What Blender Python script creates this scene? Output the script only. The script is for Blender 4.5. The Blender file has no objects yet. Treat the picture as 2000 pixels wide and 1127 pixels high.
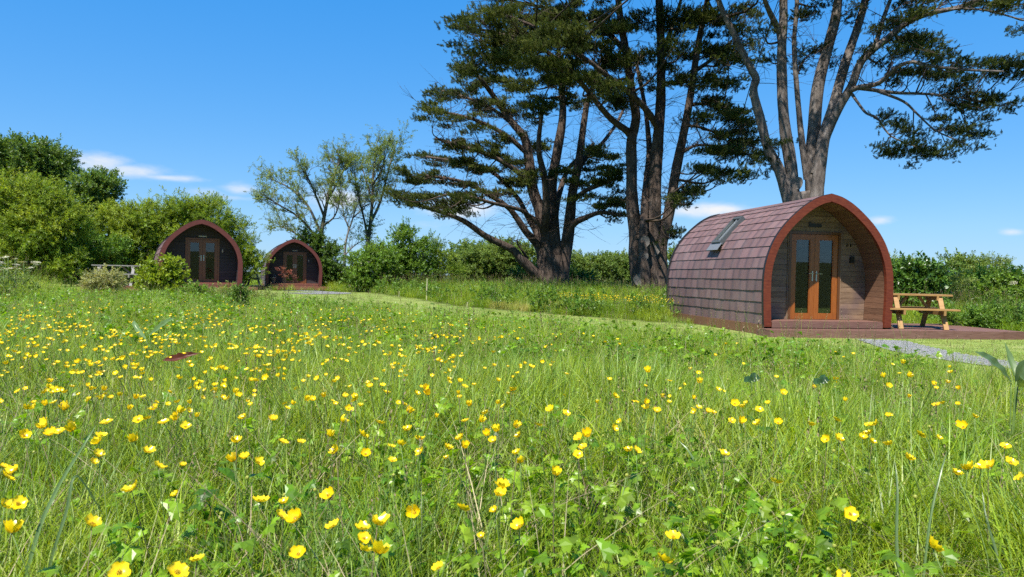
import bpy, math, random
import numpy as np
from mathutils import Matrix, Vector

rng = np.random.default_rng(11)
random.seed(11)
R_ = math.radians

# ------------------------------------------------------------------ camera
F_PX, CZ, PITCH, ROLL = 1440.0, 0.85, R_(0.95), R_(1.1)
_fw = np.array([0, math.cos(PITCH), -math.sin(PITCH)])
_r0 = np.array([1.0, 0, 0]); _u0 = np.cross(_r0, _fw)
_rt = _r0 * math.cos(ROLL) + _u0 * math.sin(ROLL)
_up = _u0 * math.cos(ROLL) - _r0 * math.sin(ROLL)
scene = bpy.context.scene
cam_data = bpy.data.cameras.new('camera')
cam = bpy.data.objects.new('camera', cam_data)
scene.collection.objects.link(cam)
cam.matrix_world = Matrix(((_rt[0], _up[0], -_fw[0], 0), (_rt[1], _up[1], -_fw[1], 0), (_rt[2], _up[2], -_fw[2], CZ), (0, 0, 0, 1)))
cam_data.sensor_width = 36
cam_data.lens = 36 * F_PX / 2000
cam_data.clip_start = 0.05
cam_data.clip_end = 6000
cam_data.dof.use_dof = True
cam_data.dof.focus_distance = 7.0
cam_data.dof.aperture_fstop = 9.0
scene.camera = cam

def ray(px, py):
    return _fw + _rt * (px - 1000) / F_PX - _up * (py - 563.5) / F_PX
def at(px, py, Y):
    d = ray(px, py); return np.array([0, 0, CZ]) + d * (Y / d[1])
def onz(px, py, z):
    d = ray(px, py); return np.array([0, 0, CZ]) + d * ((z - CZ) / d[2])

# ------------------------------------------------------------------ sky, sun, exposure
SUN_EL, SUN_AZ = R_(60), R_(26)          # light travels towards azimuth 26 deg (from behind the camera, from its left)
scene.view_settings.view_transform = 'Standard'
scene.view_settings.look = 'None'
scene.view_settings.exposure = 0.95
scene.view_settings.gamma = 1.0
world = bpy.data.worlds.new('World'); scene.world = world
world.use_nodes = True
wn, wl = world.node_tree.nodes, world.node_tree.links
wn.clear()
world.cycles.sampling_method = 'MANUAL'; world.cycles.sample_map_resolution = 256
def N(nodes, t, **kw):
    n = nodes.new(t)
    for k, v in kw.items(): setattr(n, k, v)
    return n
w_out = N(wn, 'ShaderNodeOutputWorld'); w_bg = N(wn, 'ShaderNodeBackground')
w_sky = N(wn, 'ShaderNodeTexSky', sky_type='NISHITA')
w_sky.sun_disc = False
w_sky.sun_elevation = SUN_EL
w_sky.sun_rotation = SUN_AZ + math.pi
w_sky.air_density = 1.0; w_sky.dust_density = 0.05; w_sky.ozone_density = 1.0
w_hs = N(wn, 'ShaderNodeHueSaturation')
w_hs.inputs['Saturation'].default_value = 1.5
w_hs.inputs['Hue'].default_value = 0.502
w_hs.inputs['Value'].default_value = 1.0
wl.new(w_sky.outputs[0], w_hs.inputs['Color'])
w_bg.inputs['Strength'].default_value = 0.0758
# small fair-weather clouds low over the horizon, all the way round
w_tc = N(wn, 'ShaderNodeTexCoord'); w_sep = N(wn, 'ShaderNodeSeparateXYZ')
wl.new(w_tc.outputs['Generated'], w_sep.inputs[0])
def wmath(op, a, b=None, c=None, clamp=False):
    n = N(wn, 'ShaderNodeMath', operation=op); n.use_clamp = clamp
    for i, v in enumerate((a, b, c)):
        if v is None: continue
        if isinstance(v, (int, float)): n.inputs[i].default_value = v
        else: wl.new(v, n.inputs[i])
    return n.outputs[0]
w_az = wmath('ARCTAN2', w_sep.outputs[0], w_sep.outputs[1])
w_el = wmath('ARCSINE', w_sep.outputs[2])
w_nz = N(wn, 'ShaderNodeTexNoise'); w_nz.inputs['Scale'].default_value = 26; w_nz.inputs['Detail'].default_value = 7; w_nz.inputs['Roughness'].default_value = 0.62
w_map = N(wn, 'ShaderNodeMapping'); w_map.inputs['Scale'].default_value = (1, 1, 2.6)
wl.new(w_tc.outputs['Generated'], w_map.inputs[0]); wl.new(w_map.outputs[0], w_nz.inputs[0])
clouds = []
for (px, py, hw, hh, s) in [(190, 318, 55, 17, .9), (255, 333, 60, 13, .85), (330, 347, 60, 6, .75), (430, 385, 70, 5, .5), (400, 376, 42, 11, .5), (468, 368, 34, 11, .7),
                            (660, 388, 60, 24, .85), (900, 408, 75, 22, .9), (840, 440, 60, 14, .35), (1385, 411, 72, 13, 1.0),
                            (1718, 431, 22, 8, .8), (1975, 453, 20, 6, .7), (1330, 400, 30, 12, .5)]:
    d = ray(px, py); d = d / np.linalg.norm(d)
    clouds.append((math.atan2(d[0], d[1]), math.asin(d[2]), hw / F_PX, hh / F_PX, s))
for k in range(18):
    a = 0.75 + (k + rng.uniform(0, .8)) * (2 * math.pi - 1.5) / 18
    clouds.append((a if a < math.pi else a - 2 * math.pi, rng.uniform(.07, .17), rng.uniform(.03, .06), rng.uniform(.007, .014), rng.uniform(.5, 1)))
acc = None
for (a, e, ha, he, s) in clouds:
    da = wmath('MULTIPLY', wmath('SUBTRACT', w_az, a), 1 / ha)
    de = wmath('MULTIPLY', wmath('SUBTRACT', w_el, e), 1 / he)
    q = wmath('ADD', wmath('MULTIPLY', da, da), wmath('MULTIPLY', de, de))
    g = wmath('MULTIPLY', wmath('EXPONENT', wmath('MULTIPLY', q, -0.7)), s)
    acc = g if acc is None else wmath('MAXIMUM', acc, g)
cl = wmath('MULTIPLY', wmath('SUBTRACT', wmath('ADD', acc, wmath('MULTIPLY', w_nz.outputs[0], 1.1)), 0.78), 1.25, clamp=True)
cl = wmath('MULTIPLY', cl, wmath('MULTIPLY', acc, 1.4, clamp=True))
w_mix = N(wn, 'ShaderNodeMix', data_type='RGBA')
w_sr = N(wn, 'ShaderNodeSeparateColor'); w_cr = N(wn, 'ShaderNodeCombineColor')
wl.new(w_hs.outputs[0], w_sr.inputs[0])
for ch, (kk, gg) in enumerate(((.415, .58), (.66, .45), (1.02, .30))):      # the camera's response to a clear sky, per channel, the same in every direction
    wl.new(wmath('MULTIPLY', wmath('POWER', wmath('MULTIPLY', w_sr.outputs[ch], .1464), gg), kk / .1464), w_cr.inputs[ch])
wl.new(cl, w_mix.inputs[0]); wl.new(w_cr.outputs[0], w_mix.inputs[6])
w_mix.inputs[7].default_value = (6.2, 6.35, 6.6, 1)
wl.new(w_mix.outputs[2], w_bg.inputs['Color']); wl.new(w_bg.outputs[0], w_out.inputs[0])

sun_d = bpy.data.lights.new('sun', 'SUN'); sun_d.energy = 5.0; sun_d.angle = R_(0.53); sun_d.color = (1.0, 0.95, 0.86)
sun = bpy.data.objects.new('sun', sun_d); scene.collection.objects.link(sun)
_tv = Vector((math.sin(SUN_AZ) * math.cos(SUN_EL), math.cos(SUN_AZ) * math.cos(SUN_EL), -math.sin(SUN_EL)))
sun.rotation_euler = _tv.to_track_quat('-Z', 'Y').to_euler()
sun.location = (-8, -12, 30)
scene.cycles.use_denoising = False
scene.cycles.max_bounces = 4
scene.cycles.diffuse_bounces = 3
scene.cycles.glossy_bounces = 2
scene.cycles.transmission_bounces = 4
scene.cycles.transparent_max_bounces = 8
scene.cycles.sample_clamp_indirect = 4.0
scene.cycles.use_adaptive_sampling = True
scene.cycles.adaptive_threshold = 0.02

# ------------------------------------------------------------------ helpers
COL = scene.collection
def link(o, parent=None):
    COL.objects.link(o)
    if parent is not None: o.parent = parent
    return o
def tag(o, label=None, cat=None, group=None, kind=None):
    if label: o['label'] = label
    if cat: o['category'] = cat
    if group: o['group'] = group
    if kind: o['kind'] = kind
    return o
def empty(name, loc=(0, 0, 0), rz=0.0):
    o = bpy.data.objects.new(name, None); o.empty_display_size = 0.2
    o.location = [float(v) for v in loc]; o.rotation_euler = (0, 0, rz)
    return link(o)
def make_mesh(name, v, f, mat=None, smooth=False):
    me = bpy.data.meshes.new(name)
    v = np.asarray(v, dtype=np.float32).reshape(-1, 3)
    if isinstance(f, np.ndarray):
        n, k = f.shape
        me.vertices.add(len(v)); me.vertices.foreach_set('co', v.ravel())
        me.loops.add(n * k); me.loops.foreach_set('vertex_index', f.astype(np.int32).ravel())
        me.polygons.add(n); me.polygons.foreach_set('loop_start', np.arange(0, n * k, k, dtype=np.int32))
        me.update(calc_edges=True)
    else:
        me.from_pydata(v.tolist(), [], f); me.update()
    if smooth: me.polygons.foreach_set('use_smooth', np.ones(len(me.polygons), dtype=bool))
    if mat is not None: me.materials.append(mat)
    return me
def mobj(name, me, parent=None, kind=None):
    o = bpy.data.objects.new(name, me); link(o, parent)
    if kind: o['kind'] = kind
    return o

class MB:
    def __init__(self): self.v = []; self.f = []
    def add(self, v, f):
        b = len(self.v); self.v.extend([tuple(map(float, p)) for p in v]); self.f.extend([tuple(i + b for i in q) for q in f]); return self
    def box(self, lo, hi):
        x0, y0, z0 = lo; x1, y1, z1 = hi
        v = [(x0, y0, z0), (x1, y0, z0), (x1, y1, z0), (x0, y1, z0), (x0, y0, z1), (x1, y0, z1), (x1, y1, z1), (x0, y1, z1)]
        return self.add(v, [(3, 2, 1, 0), (4, 5, 6, 7), (0, 1, 5, 4), (1, 2, 6, 5), (2, 3, 7, 6), (3, 0, 4, 7)])
    def bar(self, p0, p1, w, h, side=(0, 0, 1)):
        p0 = np.array(p0, float); p1 = np.array(p1, float); d = p1 - p0; d /= np.linalg.norm(d)
        s = np.cross(d, np.array(side, float)); s /= np.linalg.norm(s); t = np.cross(s, d)
        v = []
        for p in (p0, p1):
            for a, b in ((-1, -1), (1, -1), (1, 1), (-1, 1)): v.append(p + s * a * w / 2 + t * b * h / 2)
        return self.add(v, [(3, 2, 1, 0), (4, 5, 6, 7), (0, 1, 5, 4), (1, 2, 6, 5), (2, 3, 7, 6), (3, 0, 4, 7)])
    def prism(self, poly, y0, y1):       # polygon in x,z extruded along y
        n = len(poly)
        v = [(p[0], y0, p[1]) for p in poly] + [(p[0], y1, p[1]) for p in poly]
        f = [tuple(range(n)), tuple(range(2 * n - 1, n - 1, -1))] + [(i, i + n, (i + 1) % n + n, (i + 1) % n) for i in range(n)]
        return self.add(v, f)
    def lathe(self, prof, n=12, c=(0, 0, 0)):
        v = []; f = []
        for r, z in prof:
            for k in range(n):
                a = 2 * math.pi * k / n; v.append((c[0] + r * math.cos(a), c[1] + r * math.sin(a), c[2] + z))
        for i in range(len(prof) - 1):
            for k in range(n):
                f.append((i * n + k, i * n + (k + 1) % n, (i + 1) * n + (k + 1) % n, (i + 1) * n + k))
        return self.add(v, f)
    def tube(self, pts, rad, n=8, lump=0.0, seed=0):
        v, f = tube_arrays(pts, rad, n, lump, seed); return self.add(v, [tuple(q) for q in f])
    def build(self, name, mat, parent=None, smooth=False, kind=None):
        return mobj(name, make_mesh(name, self.v, self.f, mat, smooth), parent, kind)
    def mesh(self, name, mat, smooth=False): return make_mesh(name, self.v, self.f, mat, smooth)

def catmull(P, per=5):
    P = np.asarray(P, float)
    if len(P) < 3: 
        t = np.linspace(0, 1, per + 1)[:, None]; return P[0] * (1 - t) + P[-1] * t
    Q = np.vstack([2 * P[0] - P[1], P, 2 * P[-1] - P[-2]])
    out = []
    for i in range(1, len(Q) - 2):
        for t in np.linspace(0, 1, per, endpoint=False):
            a, b, c, d = Q[i - 1], Q[i], Q[i + 1], Q[i + 2]
            out.append(.5 * (2 * b + (c - a) * t + (2 * a - 5 * b + 4 * c - d) * t * t + (3 * b - a - 3 * c + d) * t ** 3))
    out.append(P[-1]); return np.array(out)
def tube_arrays(pts, rad, n=8, lump=0.0, seed=0):
    P = np.asarray(pts, float); m = len(P); rad = np.broadcast_to(np.asarray(rad, float), (m,))
    T = np.gradient(P, axis=0); T /= np.linalg.norm(T, axis=1)[:, None] + 1e-9
    ref = np.array([0.31, 0.95, 0.07]); S = np.cross(T, ref); S /= np.linalg.norm(S, axis=1)[:, None] + 1e-9
    B = np.cross(T, S); a = np.linspace(0, 2 * np.pi, n, endpoint=False)
    rr = rad[:, None] * np.ones((1, n))
    if lump:
        r2 = np.random.default_rng(seed)
        ph = r2.uniform(0, 6.28, 6); L = np.arange(m)[:, None]
        rr = rr * (1 + lump * (np.sin(3 * a[None] + ph[0] + L * .23) * .5 + np.sin(5 * a[None] + ph[1] - L * .31) * .4 + np.sin(2 * a[None] + ph[2] + L * .7) * .35 + r2.normal(0, .16, (m, n))))
    V = P[:, None] + S[:, None] * (np.cos(a)[None, :, None] * rr[..., None]) + B[:, None] * (np.sin(a)[None, :, None] * rr[..., None])
    V = np.vstack([V.reshape(-1, 3), P[-1][None]])
    i = np.arange(m - 1)[:, None] * n; k = np.arange(n)[None]
    f = np.stack([i + k, i + (k + 1) % n, i + n + (k + 1) % n, i + n + k], -1).reshape(-1, 4)
    cap = np.stack([(m - 1) * n + k[0], (m - 1) * n + (k[0] + 1) % n, np.full(n, m * n), np.full(n, m * n)], -1)
    return V, [tuple(q) for q in f.tolist()] + [(q[0], q[1], q[2]) for q in cap.tolist()]

_np_ph = np.random.default_rng(5).uniform(0, 6.28, (12, 2)); _np_dir = np.random.default_rng(6).uniform(0, 6.28, 12)
def noise2(x, y, scale=1.0, seed=0):
    x = np.asarray(x, float) / scale; y = np.asarray(y, float) / scale; s = 0
    for i in range(6):
        k = (i + seed * 5) % 12; f = 1.0 * 1.5 ** (i % 4)
        s = s + np.sin(f * (x * np.cos(_np_dir[k]) + y * np.sin(_np_dir[k])) * 2 + _np_ph[k, 0] + seed) / (1 + .4 * i)
    return np.clip(s / 3.0 + .5, 0, 1)

# ------------------------------------------------------------------ materials
def new_mat(name):
    m = bpy.data.materials.new(name); m.use_nodes = True; nt = m.node_tree
    b = nt.nodes['Principled BSDF']; return m, nt.nodes, nt.links, b
ALB = 0.76
def dim(c): return tuple(v * ALB for v in c)
def ramp(nodes, links, fac, stops):
    r = nodes.new('ShaderNodeValToRGB'); e = r.color_ramp.elements
    while len(e) < len(stops): e.new(0.5)
    for i, (p, c) in enumerate(stops): e[i].position = p; e[i].color = (*c, 1)
    if fac is not None: links.new(fac, r.inputs[0])
    return r
def leaf_mat(name, cols, transl=0.35, rough=0.5, spec=0.3, tcol=None, vary=0.25):
    """leaf colour from the clump's own tint (species and age), with a little change from sprig to sprig"""
    m, n, l, b = new_mat(name)
    at_ = N(n, 'ShaderNodeAttribute', attribute_name='tint', attribute_type='INSTANCER')
    oi = n.new('ShaderNodeObjectInfo')
    k = len(cols); r = ramp(n, l, at_.outputs['Fac'], [(i / (k - 1), dim(c)) for i, c in enumerate(cols)])
    hs = n.new('ShaderNodeHueSaturation'); l.new(r.outputs[0], hs.inputs['Color'])
    mr = n.new('ShaderNodeMapRange'); mr.inputs[3].default_value = 1 - vary; mr.inputs[4].default_value = 1 + vary
    l.new(oi.outputs['Random'], mr.inputs[0])
    ba = N(n, 'ShaderNodeAttribute', attribute_name='blade', attribute_type='GEOMETRY'); bm = N(n, 'ShaderNodeMath', operation='ADD'); l.new(mr.outputs[0], bm.inputs[0]); l.new(ba.outputs['Fac'], bm.inputs[1])
    l.new(bm.outputs[0], hs.inputs['Value'])
    l.new(hs.outputs[0], b.inputs['Base Color'])
    b.inputs['Roughness'].default_value = rough; b.inputs['Specular IOR Level'].default_value = spec
    if transl > 0:
        t = n.new('ShaderNodeBsdfTranslucent'); mx = n.new('ShaderNodeMixShader'); mx.inputs[0].default_value = transl
        tm = N(n, 'ShaderNodeMix', data_type='RGBA', blend_type='MULTIPLY'); tm.inputs[0].default_value = 1
        l.new(hs.outputs[0], tm.inputs[6]); tm.inputs[7].default_value = (*(tcol or (1.6, 1.4, .45)), 1)
        l.new(tm.outputs[2], t.inputs['Color'])
        l.new(b.outputs[0], mx.inputs[1]); l.new(t.outputs[0], mx.inputs[2])
        l.new(mx.outputs[0], n['Material Output'].inputs[0])
    return m
def wood_mat(name, c0, c1, rough=0.6, scale=(6, 60, 60), bump=0.25, vary=0.18, spec=0.3, weather=None):
    m, n, l, b = new_mat(name)
    tc = n.new('ShaderNodeTexCoord'); mp = n.new('ShaderNodeMapping'); mp.inputs['Scale'].default_value = scale
    oi = n.new('ShaderNodeObjectInfo')
    va = N(n, 'ShaderNodeVectorMath', operation='ADD'); l.new(tc.outputs['Object'], va.inputs[0])
    vm = N(n, 'ShaderNodeVectorMath', operation='SCALE'); l.new(oi.outputs['Location'], vm.inputs[0]); vm.inputs['Scale'].default_value = 3.3
    l.new(vm.outputs[0], va.inputs[1]); l.new(va.outputs[0], mp.inputs[0])
    ns = n.new('ShaderNodeTexNoise'); ns.inputs['Scale'].default_value = 1; ns.inputs['Detail'].default_value = 6; l.new(mp.outputs[0], ns.inputs[0])
    r = ramp(n, l, ns.outputs[0], [(.3, dim(c0)), (.7, dim(c1))])
    col = r.outputs[0]
    if weather:
        n2 = n.new('ShaderNodeTexNoise'); n2.inputs['Scale'].default_value = 2.2; n2.inputs['Detail'].default_value = 5; l.new(va.outputs[0], n2.inputs[0])
        r2 = ramp(n, l, n2.outputs[0], [(.42, (0, 0, 0)), (.68, (1, 1, 1))])
        mw = N(n, 'ShaderNodeMix', data_type='RGBA'); l.new(r2.outputs[0], mw.inputs[0]); l.new(col, mw.inputs[6]); mw.inputs[7].default_value = (*dim(weather), 1); col = mw.outputs[2]
    hs = n.new('ShaderNodeHueSaturation'); l.new(col, hs.inputs['Color'])
    mr = n.new('ShaderNodeMapRange'); mr.inputs[3].default_value = 1 - vary; mr.inputs[4].default_value = 1 + vary
    l.new(oi.outputs['Random'], mr.inputs[0]); l.new(mr.outputs[0], hs.inputs['Value'])
    l.new(hs.outputs[0], b.inputs['Base Color']); b.inputs['Roughness'].default_value = rough; b.inputs['Specular IOR Level'].default_value = spec
    bp = n.new('ShaderNodeBump'); bp.inputs['Strength'].default_value = bump; bp.inputs['Distance'].default_value = .01
    l.new(ns.outputs[0], bp.inputs['Height']); l.new(bp.outputs[0], b.inputs['Normal'])
    return m
def plain_mat(name, col, rough=0.5, metal=0.0, spec=0.4, noise=0.12, scale=40):
    m, n, l, b = new_mat(name)
    tc = n.new('ShaderNodeTexCoord'); ns = n.new('ShaderNodeTexNoise'); ns.inputs['Scale'].default_value = scale; ns.inputs['Detail'].default_value = 4
    l.new(tc.outputs['Object'], ns.inputs[0])
    r = ramp(n, l, ns.outputs[0], [(.3, dim(tuple(c * (1 - noise) for c in col))), (.7, dim(tuple(min(1, c * (1 + noise)) for c in col)))])
    l.new(r.outputs[0], b.inputs['Base Color']); b.inputs['Roughness'].default_value = rough; b.inputs['Metallic'].default_value = metal
    b.inputs['Specular IOR Level'].default_value = spec
    return m

def bark_mat(name, c0, c1, c2, moss=None, zs=0.35, sc=7.0, bump=1.0):
    m, n, l, b = new_mat(name)
    tc = n.new('ShaderNodeTexCoord'); mp = n.new('ShaderNodeMapping'); mp.inputs['Scale'].default_value = (sc, sc, sc * zs); l.new(tc.outputs['Object'], mp.inputs[0])
    a = n.new('ShaderNodeTexNoise'); a.inputs['Scale'].default_value = 1; a.inputs['Detail'].default_value = 8; a.inputs['Roughness'].default_value = .7; l.new(mp.outputs[0], a.inputs[0])
    r = ramp(n, l, a.outputs[0], [(.32, dim(c0)), (.5, dim(c1)), (.7, dim(c2))]); col = r.outputs[0]
    if moss:
        s = n.new('ShaderNodeTexNoise'); s.inputs['Scale'].default_value = .9; s.inputs['Detail'].default_value = 4; l.new(tc.outputs['Object'], s.inputs[0])
        r2 = ramp(n, l, s.outputs[0], [(.5, (0, 0, 0)), (.68, (1, 1, 1))])
        mw = N(n, 'ShaderNodeMix', data_type='RGBA'); l.new(r2.outputs[0], mw.inputs[0]); l.new(col, mw.inputs[6]); mw.inputs[7].default_value = (*dim(moss), 1); col = mw.outputs[2]
    l.new(col, b.inputs['Base Color']); b.inputs['Roughness'].default_value = .9; b.inputs['Specular IOR Level'].default_value = .15
    bp = n.new('ShaderNodeBump'); bp.inputs['Strength'].default_value = bump; bp.inputs['Distance'].default_value = .06; l.new(a.outputs[0], bp.inputs['Height']); l.new(bp.outputs[0], b.inputs['Normal'])
    return m

M = {}
M['grass'] = leaf_mat('grass', [(.205, .340, .018), (.360, .460, .026), (.220, .380, .080), (.490, .460, .125)], .44, .40, .35)
M['grassdk'] = leaf_mat('leafy_green', [(.105, .245, .010), (.215, .380, .014), (.345, .490, .026)], .44, .36, .45, (1.4, 1.4, .45))
M['straw'] = leaf_mat('straw', [(.30, .25, .13), (.42, .36, .20), (.25, .17, .12)], .15, .6, .2)
M['seed'] = leaf_mat('seed_heads', [(.22, .16, .10), (.30, .24, .13), (.24, .15, .13)], .2, .7, .1)
M['lawn'] = leaf_mat('lawn_grass', [(.215, .335, .060), (.310, .405, .095), (.440, .450, .170)], .35, .5, .25)
M['stem'] = plain_mat('flower_stem', (.17, .26, .06), .5)
M['petal'] = None
m, n, l, b = new_mat('buttercup_petal')
oi = n.new('ShaderNodeObjectInfo'); r = ramp(n, l, oi.outputs['Random'], [(0, (.88, .60, .004)), (1, (.93, .72, .010))]); l.new(r.outputs[0], b.inputs['Base Color'])
b.inputs['Roughness'].default_value = .28; b.inputs['Specular IOR Level'].default_value = .55
t = n.new('ShaderNodeBsdfTranslucent'); t.inputs[0].default_value = (.97, .72, .01, 1); mx = n.new('ShaderNodeMixShader'); mx.inputs[0].default_value = .3
l.new(b.outputs[0], mx.inputs[1]); l.new(t.outputs[0], mx.inputs[2]); l.new(mx.outputs[0], n['Material Output'].inputs[0]); M['petal'] = m
M['stamen'] = plain_mat('stamens', (.62, .42, .02), .7)

# ------------------------------------------------------------------ instancing of leaf and blade clumps
_groups = {}
def scatter_group(key, protos):
    if key in _groups: return _groups[key]
    ng = bpy.data.node_groups.new('clumps_' + key, 'GeometryNodeTree')
    ng.interface.new_socket('Geometry', in_out='INPUT', socket_type='NodeSocketGeometry')
    ng.interface.new_socket('Geometry', in_out='OUTPUT', socket_type='NodeSocketGeometry')
    n, l = ng.nodes, ng.links
    gi = n.new('NodeGroupInput'); go = n.new('NodeGroupOutput'); ip = n.new('GeometryNodeInstanceOnPoints'); jn = n.new('GeometryNodeJoinGeometry')
    for o in protos:
        oi = n.new('GeometryNodeObjectInfo'); oi.inputs['Object'].default_value = o; oi.inputs['As Instance'].default_value = False
        g = n.new('GeometryNodeGeometryToInstance'); l.new(oi.outputs['Geometry'], g.inputs[0]); l.new(g.outputs[0], jn.inputs[0])
    def na(name, t):
        q = n.new('GeometryNodeInputNamedAttribute'); q.data_type = t; q.inputs['Name'].default_value = name
        return [s for s in q.outputs if s.enabled and s.name == 'Attribute'][0]
    l.new(gi.outputs[0], ip.inputs['Points']); l.new(jn.outputs[0], ip.inputs['Instance'])
    ip.inputs['Pick Instance'].default_value = True
    l.new(na('pick', 'INT'), ip.inputs['Instance Index']); l.new(na('rot', 'FLOAT_VECTOR'), ip.inputs['Rotation']); l.new(na('scl', 'FLOAT'), ip.inputs['Scale'])
    l.new(ip.outputs[0], go.inputs[0])
    _groups[key] = ng; return ng
PROTO = {}
def proto(key, meshes):
    PROTO[key] = [bpy.data.objects.new('clump_source_' + key, me) for me in meshes]
def dir_euler(D, spin):
    """euler angles that turn +Z to D after a spin round Z (vectorised)"""
    D = D / (np.linalg.norm(D, axis=1)[:, None] + 1e-9)
    th = np.arccos(np.clip(D[:, 2], -1, 1)); ph = np.arctan2(D[:, 1], D[:, 0])
    ct, st, cp, sp, cs, ss = np.cos(th), np.sin(th), np.cos(ph), np.sin(ph), np.cos(spin), np.sin(spin)
    r00 = cp * ct * cs - sp * ss; r10 = sp * ct * cs + cp * ss; r20 = -st * cs
    r21 = st * ss; r22 = ct
    return np.stack([np.arctan2(r21, r22), -np.arcsin(np.clip(r20, -1, 1)), np.arctan2(r10, r00)], 1)
def scatter(name, key, P, D=None, spin=None, scl=1.0, tint=0.5, pick=None, parent=None, kind='stuff'):
    P = np.asarray(P, float); n = len(P)
    me = bpy.data.meshes.new(name); me.vertices.add(n); me.vertices.foreach_set('co', P.astype(np.float32).ravel())
    if spin is None: spin = rng.uniform(0, 6.283, n)
    rot = np.stack([np.zeros(n), np.zeros(n), spin], 1) if D is None else dir_euler(np.asarray(D, float), spin)
    if pick is None: pick = rng.integers(0, len(PROTO[key]), n)
    for nm, t, v in (('rot', 'FLOAT_VECTOR', rot), ('scl', 'FLOAT', np.broadcast_to(scl, (n,))), ('tint', 'FLOAT', np.broadcast_to(tint, (n,))), ('pick', 'INT', pick)):
        a = me.attributes.new(nm, t, 'POINT')
        if t == 'FLOAT_VECTOR': a.data.foreach_set('vector', np.ascontiguousarray(v, dtype=np.float32).ravel())
        else: a.data.foreach_set('value', np.ascontiguousarray(v, dtype=np.int32 if t == 'INT' else np.float32))
    o = mobj(name, me, parent, kind)
    md = o.modifiers.new('clumps', 'NODES'); md.node_group = scatter_group(key, PROTO[key])
    return o

def blades(n, h, w, spread, bend, r, seg=4, lean=.25):
    """n curved grass blades as quads: h, w ranges"""
    V = []; Fc = []
    for i in range(n):
        a = r.uniform(0, 6.283); rr = spread * math.sqrt(r.uniform(0, 1)); bx, by = rr * math.cos(a), rr * math.sin(a)
        H = r.uniform(*h); W = r.uniform(*w); d = r.uniform(0, 6.283); dx, dy = math.cos(d), math.sin(d); bd = r.uniform(*bend) * H; ln = r.uniform(0, lean) * H
        tw = r.uniform(-.8, .8); b0 = len(V)
        for s in range(seg + 1):
            t = s / seg; wd = W * (1 - t ** 1.8) * (0.75 + .5 * t * (1 - t) * 2) * .5
            off = ln * t + bd * t * t; z = H * (t - .25 * (bd / H) * t * t)
            px_, py_ = math.cos(d + 1.57 + tw * t), math.sin(d + 1.57 + tw * t)
            cx, cy = bx + dx * off, by + dy * off
            if s < seg:
                V += [(cx - px_ * wd, cy - py_ * wd, z), (cx + px_ * wd, cy + py_ * wd, z)]
            else: V += [(cx, cy, z)]
        for s in range(seg - 1):
            q = b0 + 2 * s; Fc.append((q, q + 1, q + 3, q + 2))
        q = b0 + 2 * (seg - 1); Fc.append((q, q + 1, q + 2))
    return V, Fc
def two_mat(name, parts):
    """one mesh from [(verts, faces, material)]"""
    V = []; Fc = []; mi = []; mats = []
    for v, f, m in parts:
        if m not in mats: mats.append(m)
        b = len(V); V += list(v); Fc += [tuple(i + b for i in q) for q in f]; mi += [mats.index(m)] * len(f)
    me = make_mesh(name, V, Fc); [me.materials.append(m) for m in mats]
    me.polygons.foreach_set('material_index', mi); return me
def leaf_quad(base, d, up, ln, w, fold=.25):
    base = np.array(base, float); d = np.array(d, float); d /= np.linalg.norm(d); s = np.cross(d, up); s /= np.linalg.norm(s) + 1e-9; u = np.cross(s, d)
    m_ = base + d * ln * .45
    return [base, m_ - s * w / 2 + u * w * fold, base + d * ln, m_ + s * w / 2 + u * w * fold], [(0, 2, 1), (0, 3, 2)]
def broad_sprig(r, nl=12, ll=.30, lw=.16, droop=.1):
    V = []; Fc = []
    def add(v, f):
        b = len(V); V.extend([tuple(p) for p in v]); Fc.extend([tuple(i + b for i in q) for q in f])
    ax = np.array([r.uniform(-.25, .25), r.uniform(-.25, .25), 1.0])
    for i in range(nl):
        t = .12 + .88 * i / (nl - 1); p = ax * t + r.normal(0, .05, 3); a = i * 2.4 + r.uniform(-.5, .5)
        d = np.array([math.cos(a), math.sin(a), .55 - droop * 3 + r.uniform(-.5, .5)]) * (1 - .5 * t) + np.array([0, 0, .6 * t])
        v, f = leaf_quad(p, d, np.array([r.uniform(-.5, .5), r.uniform(-.5, .5), 1]), ll * r.uniform(.7, 1.25), lw * r.uniform(.75, 1.2)); add(v, f)
    v, f = tube_arrays([(0, 0, 0), ax * .5, ax], [.012, .009, .004], 3); add(v, f)
    return V, Fc
def cypress_sprig(r, n=30):
    V = []; Fc = []
    def add(v, f):
        b = len(V); V.extend([tuple(p) for p in v]); Fc.extend([tuple(i + b for i in q) for q in f])
    bend = r.uniform(-.3, .3, 2)
    for i in range(n):
        t = (i / (n - 1)) ** .9; p = np.array([bend[0] * t * t, bend[1] * t * t, t * .8]); a = i * 2.4 + r.uniform(-.6, .6)
        d = np.array([math.cos(a), math.sin(a), .9 + .8 * t]); ln = (.40 - .18 * t) * r.uniform(.6, 1.3)
        v, f = leaf_quad(p, d, np.array([r.uniform(-1, 1), r.uniform(-1, 1), .6]), ln, .075 * r.uniform(.7, 1.3), .3); add(v, f)
    return V, Fc
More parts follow.
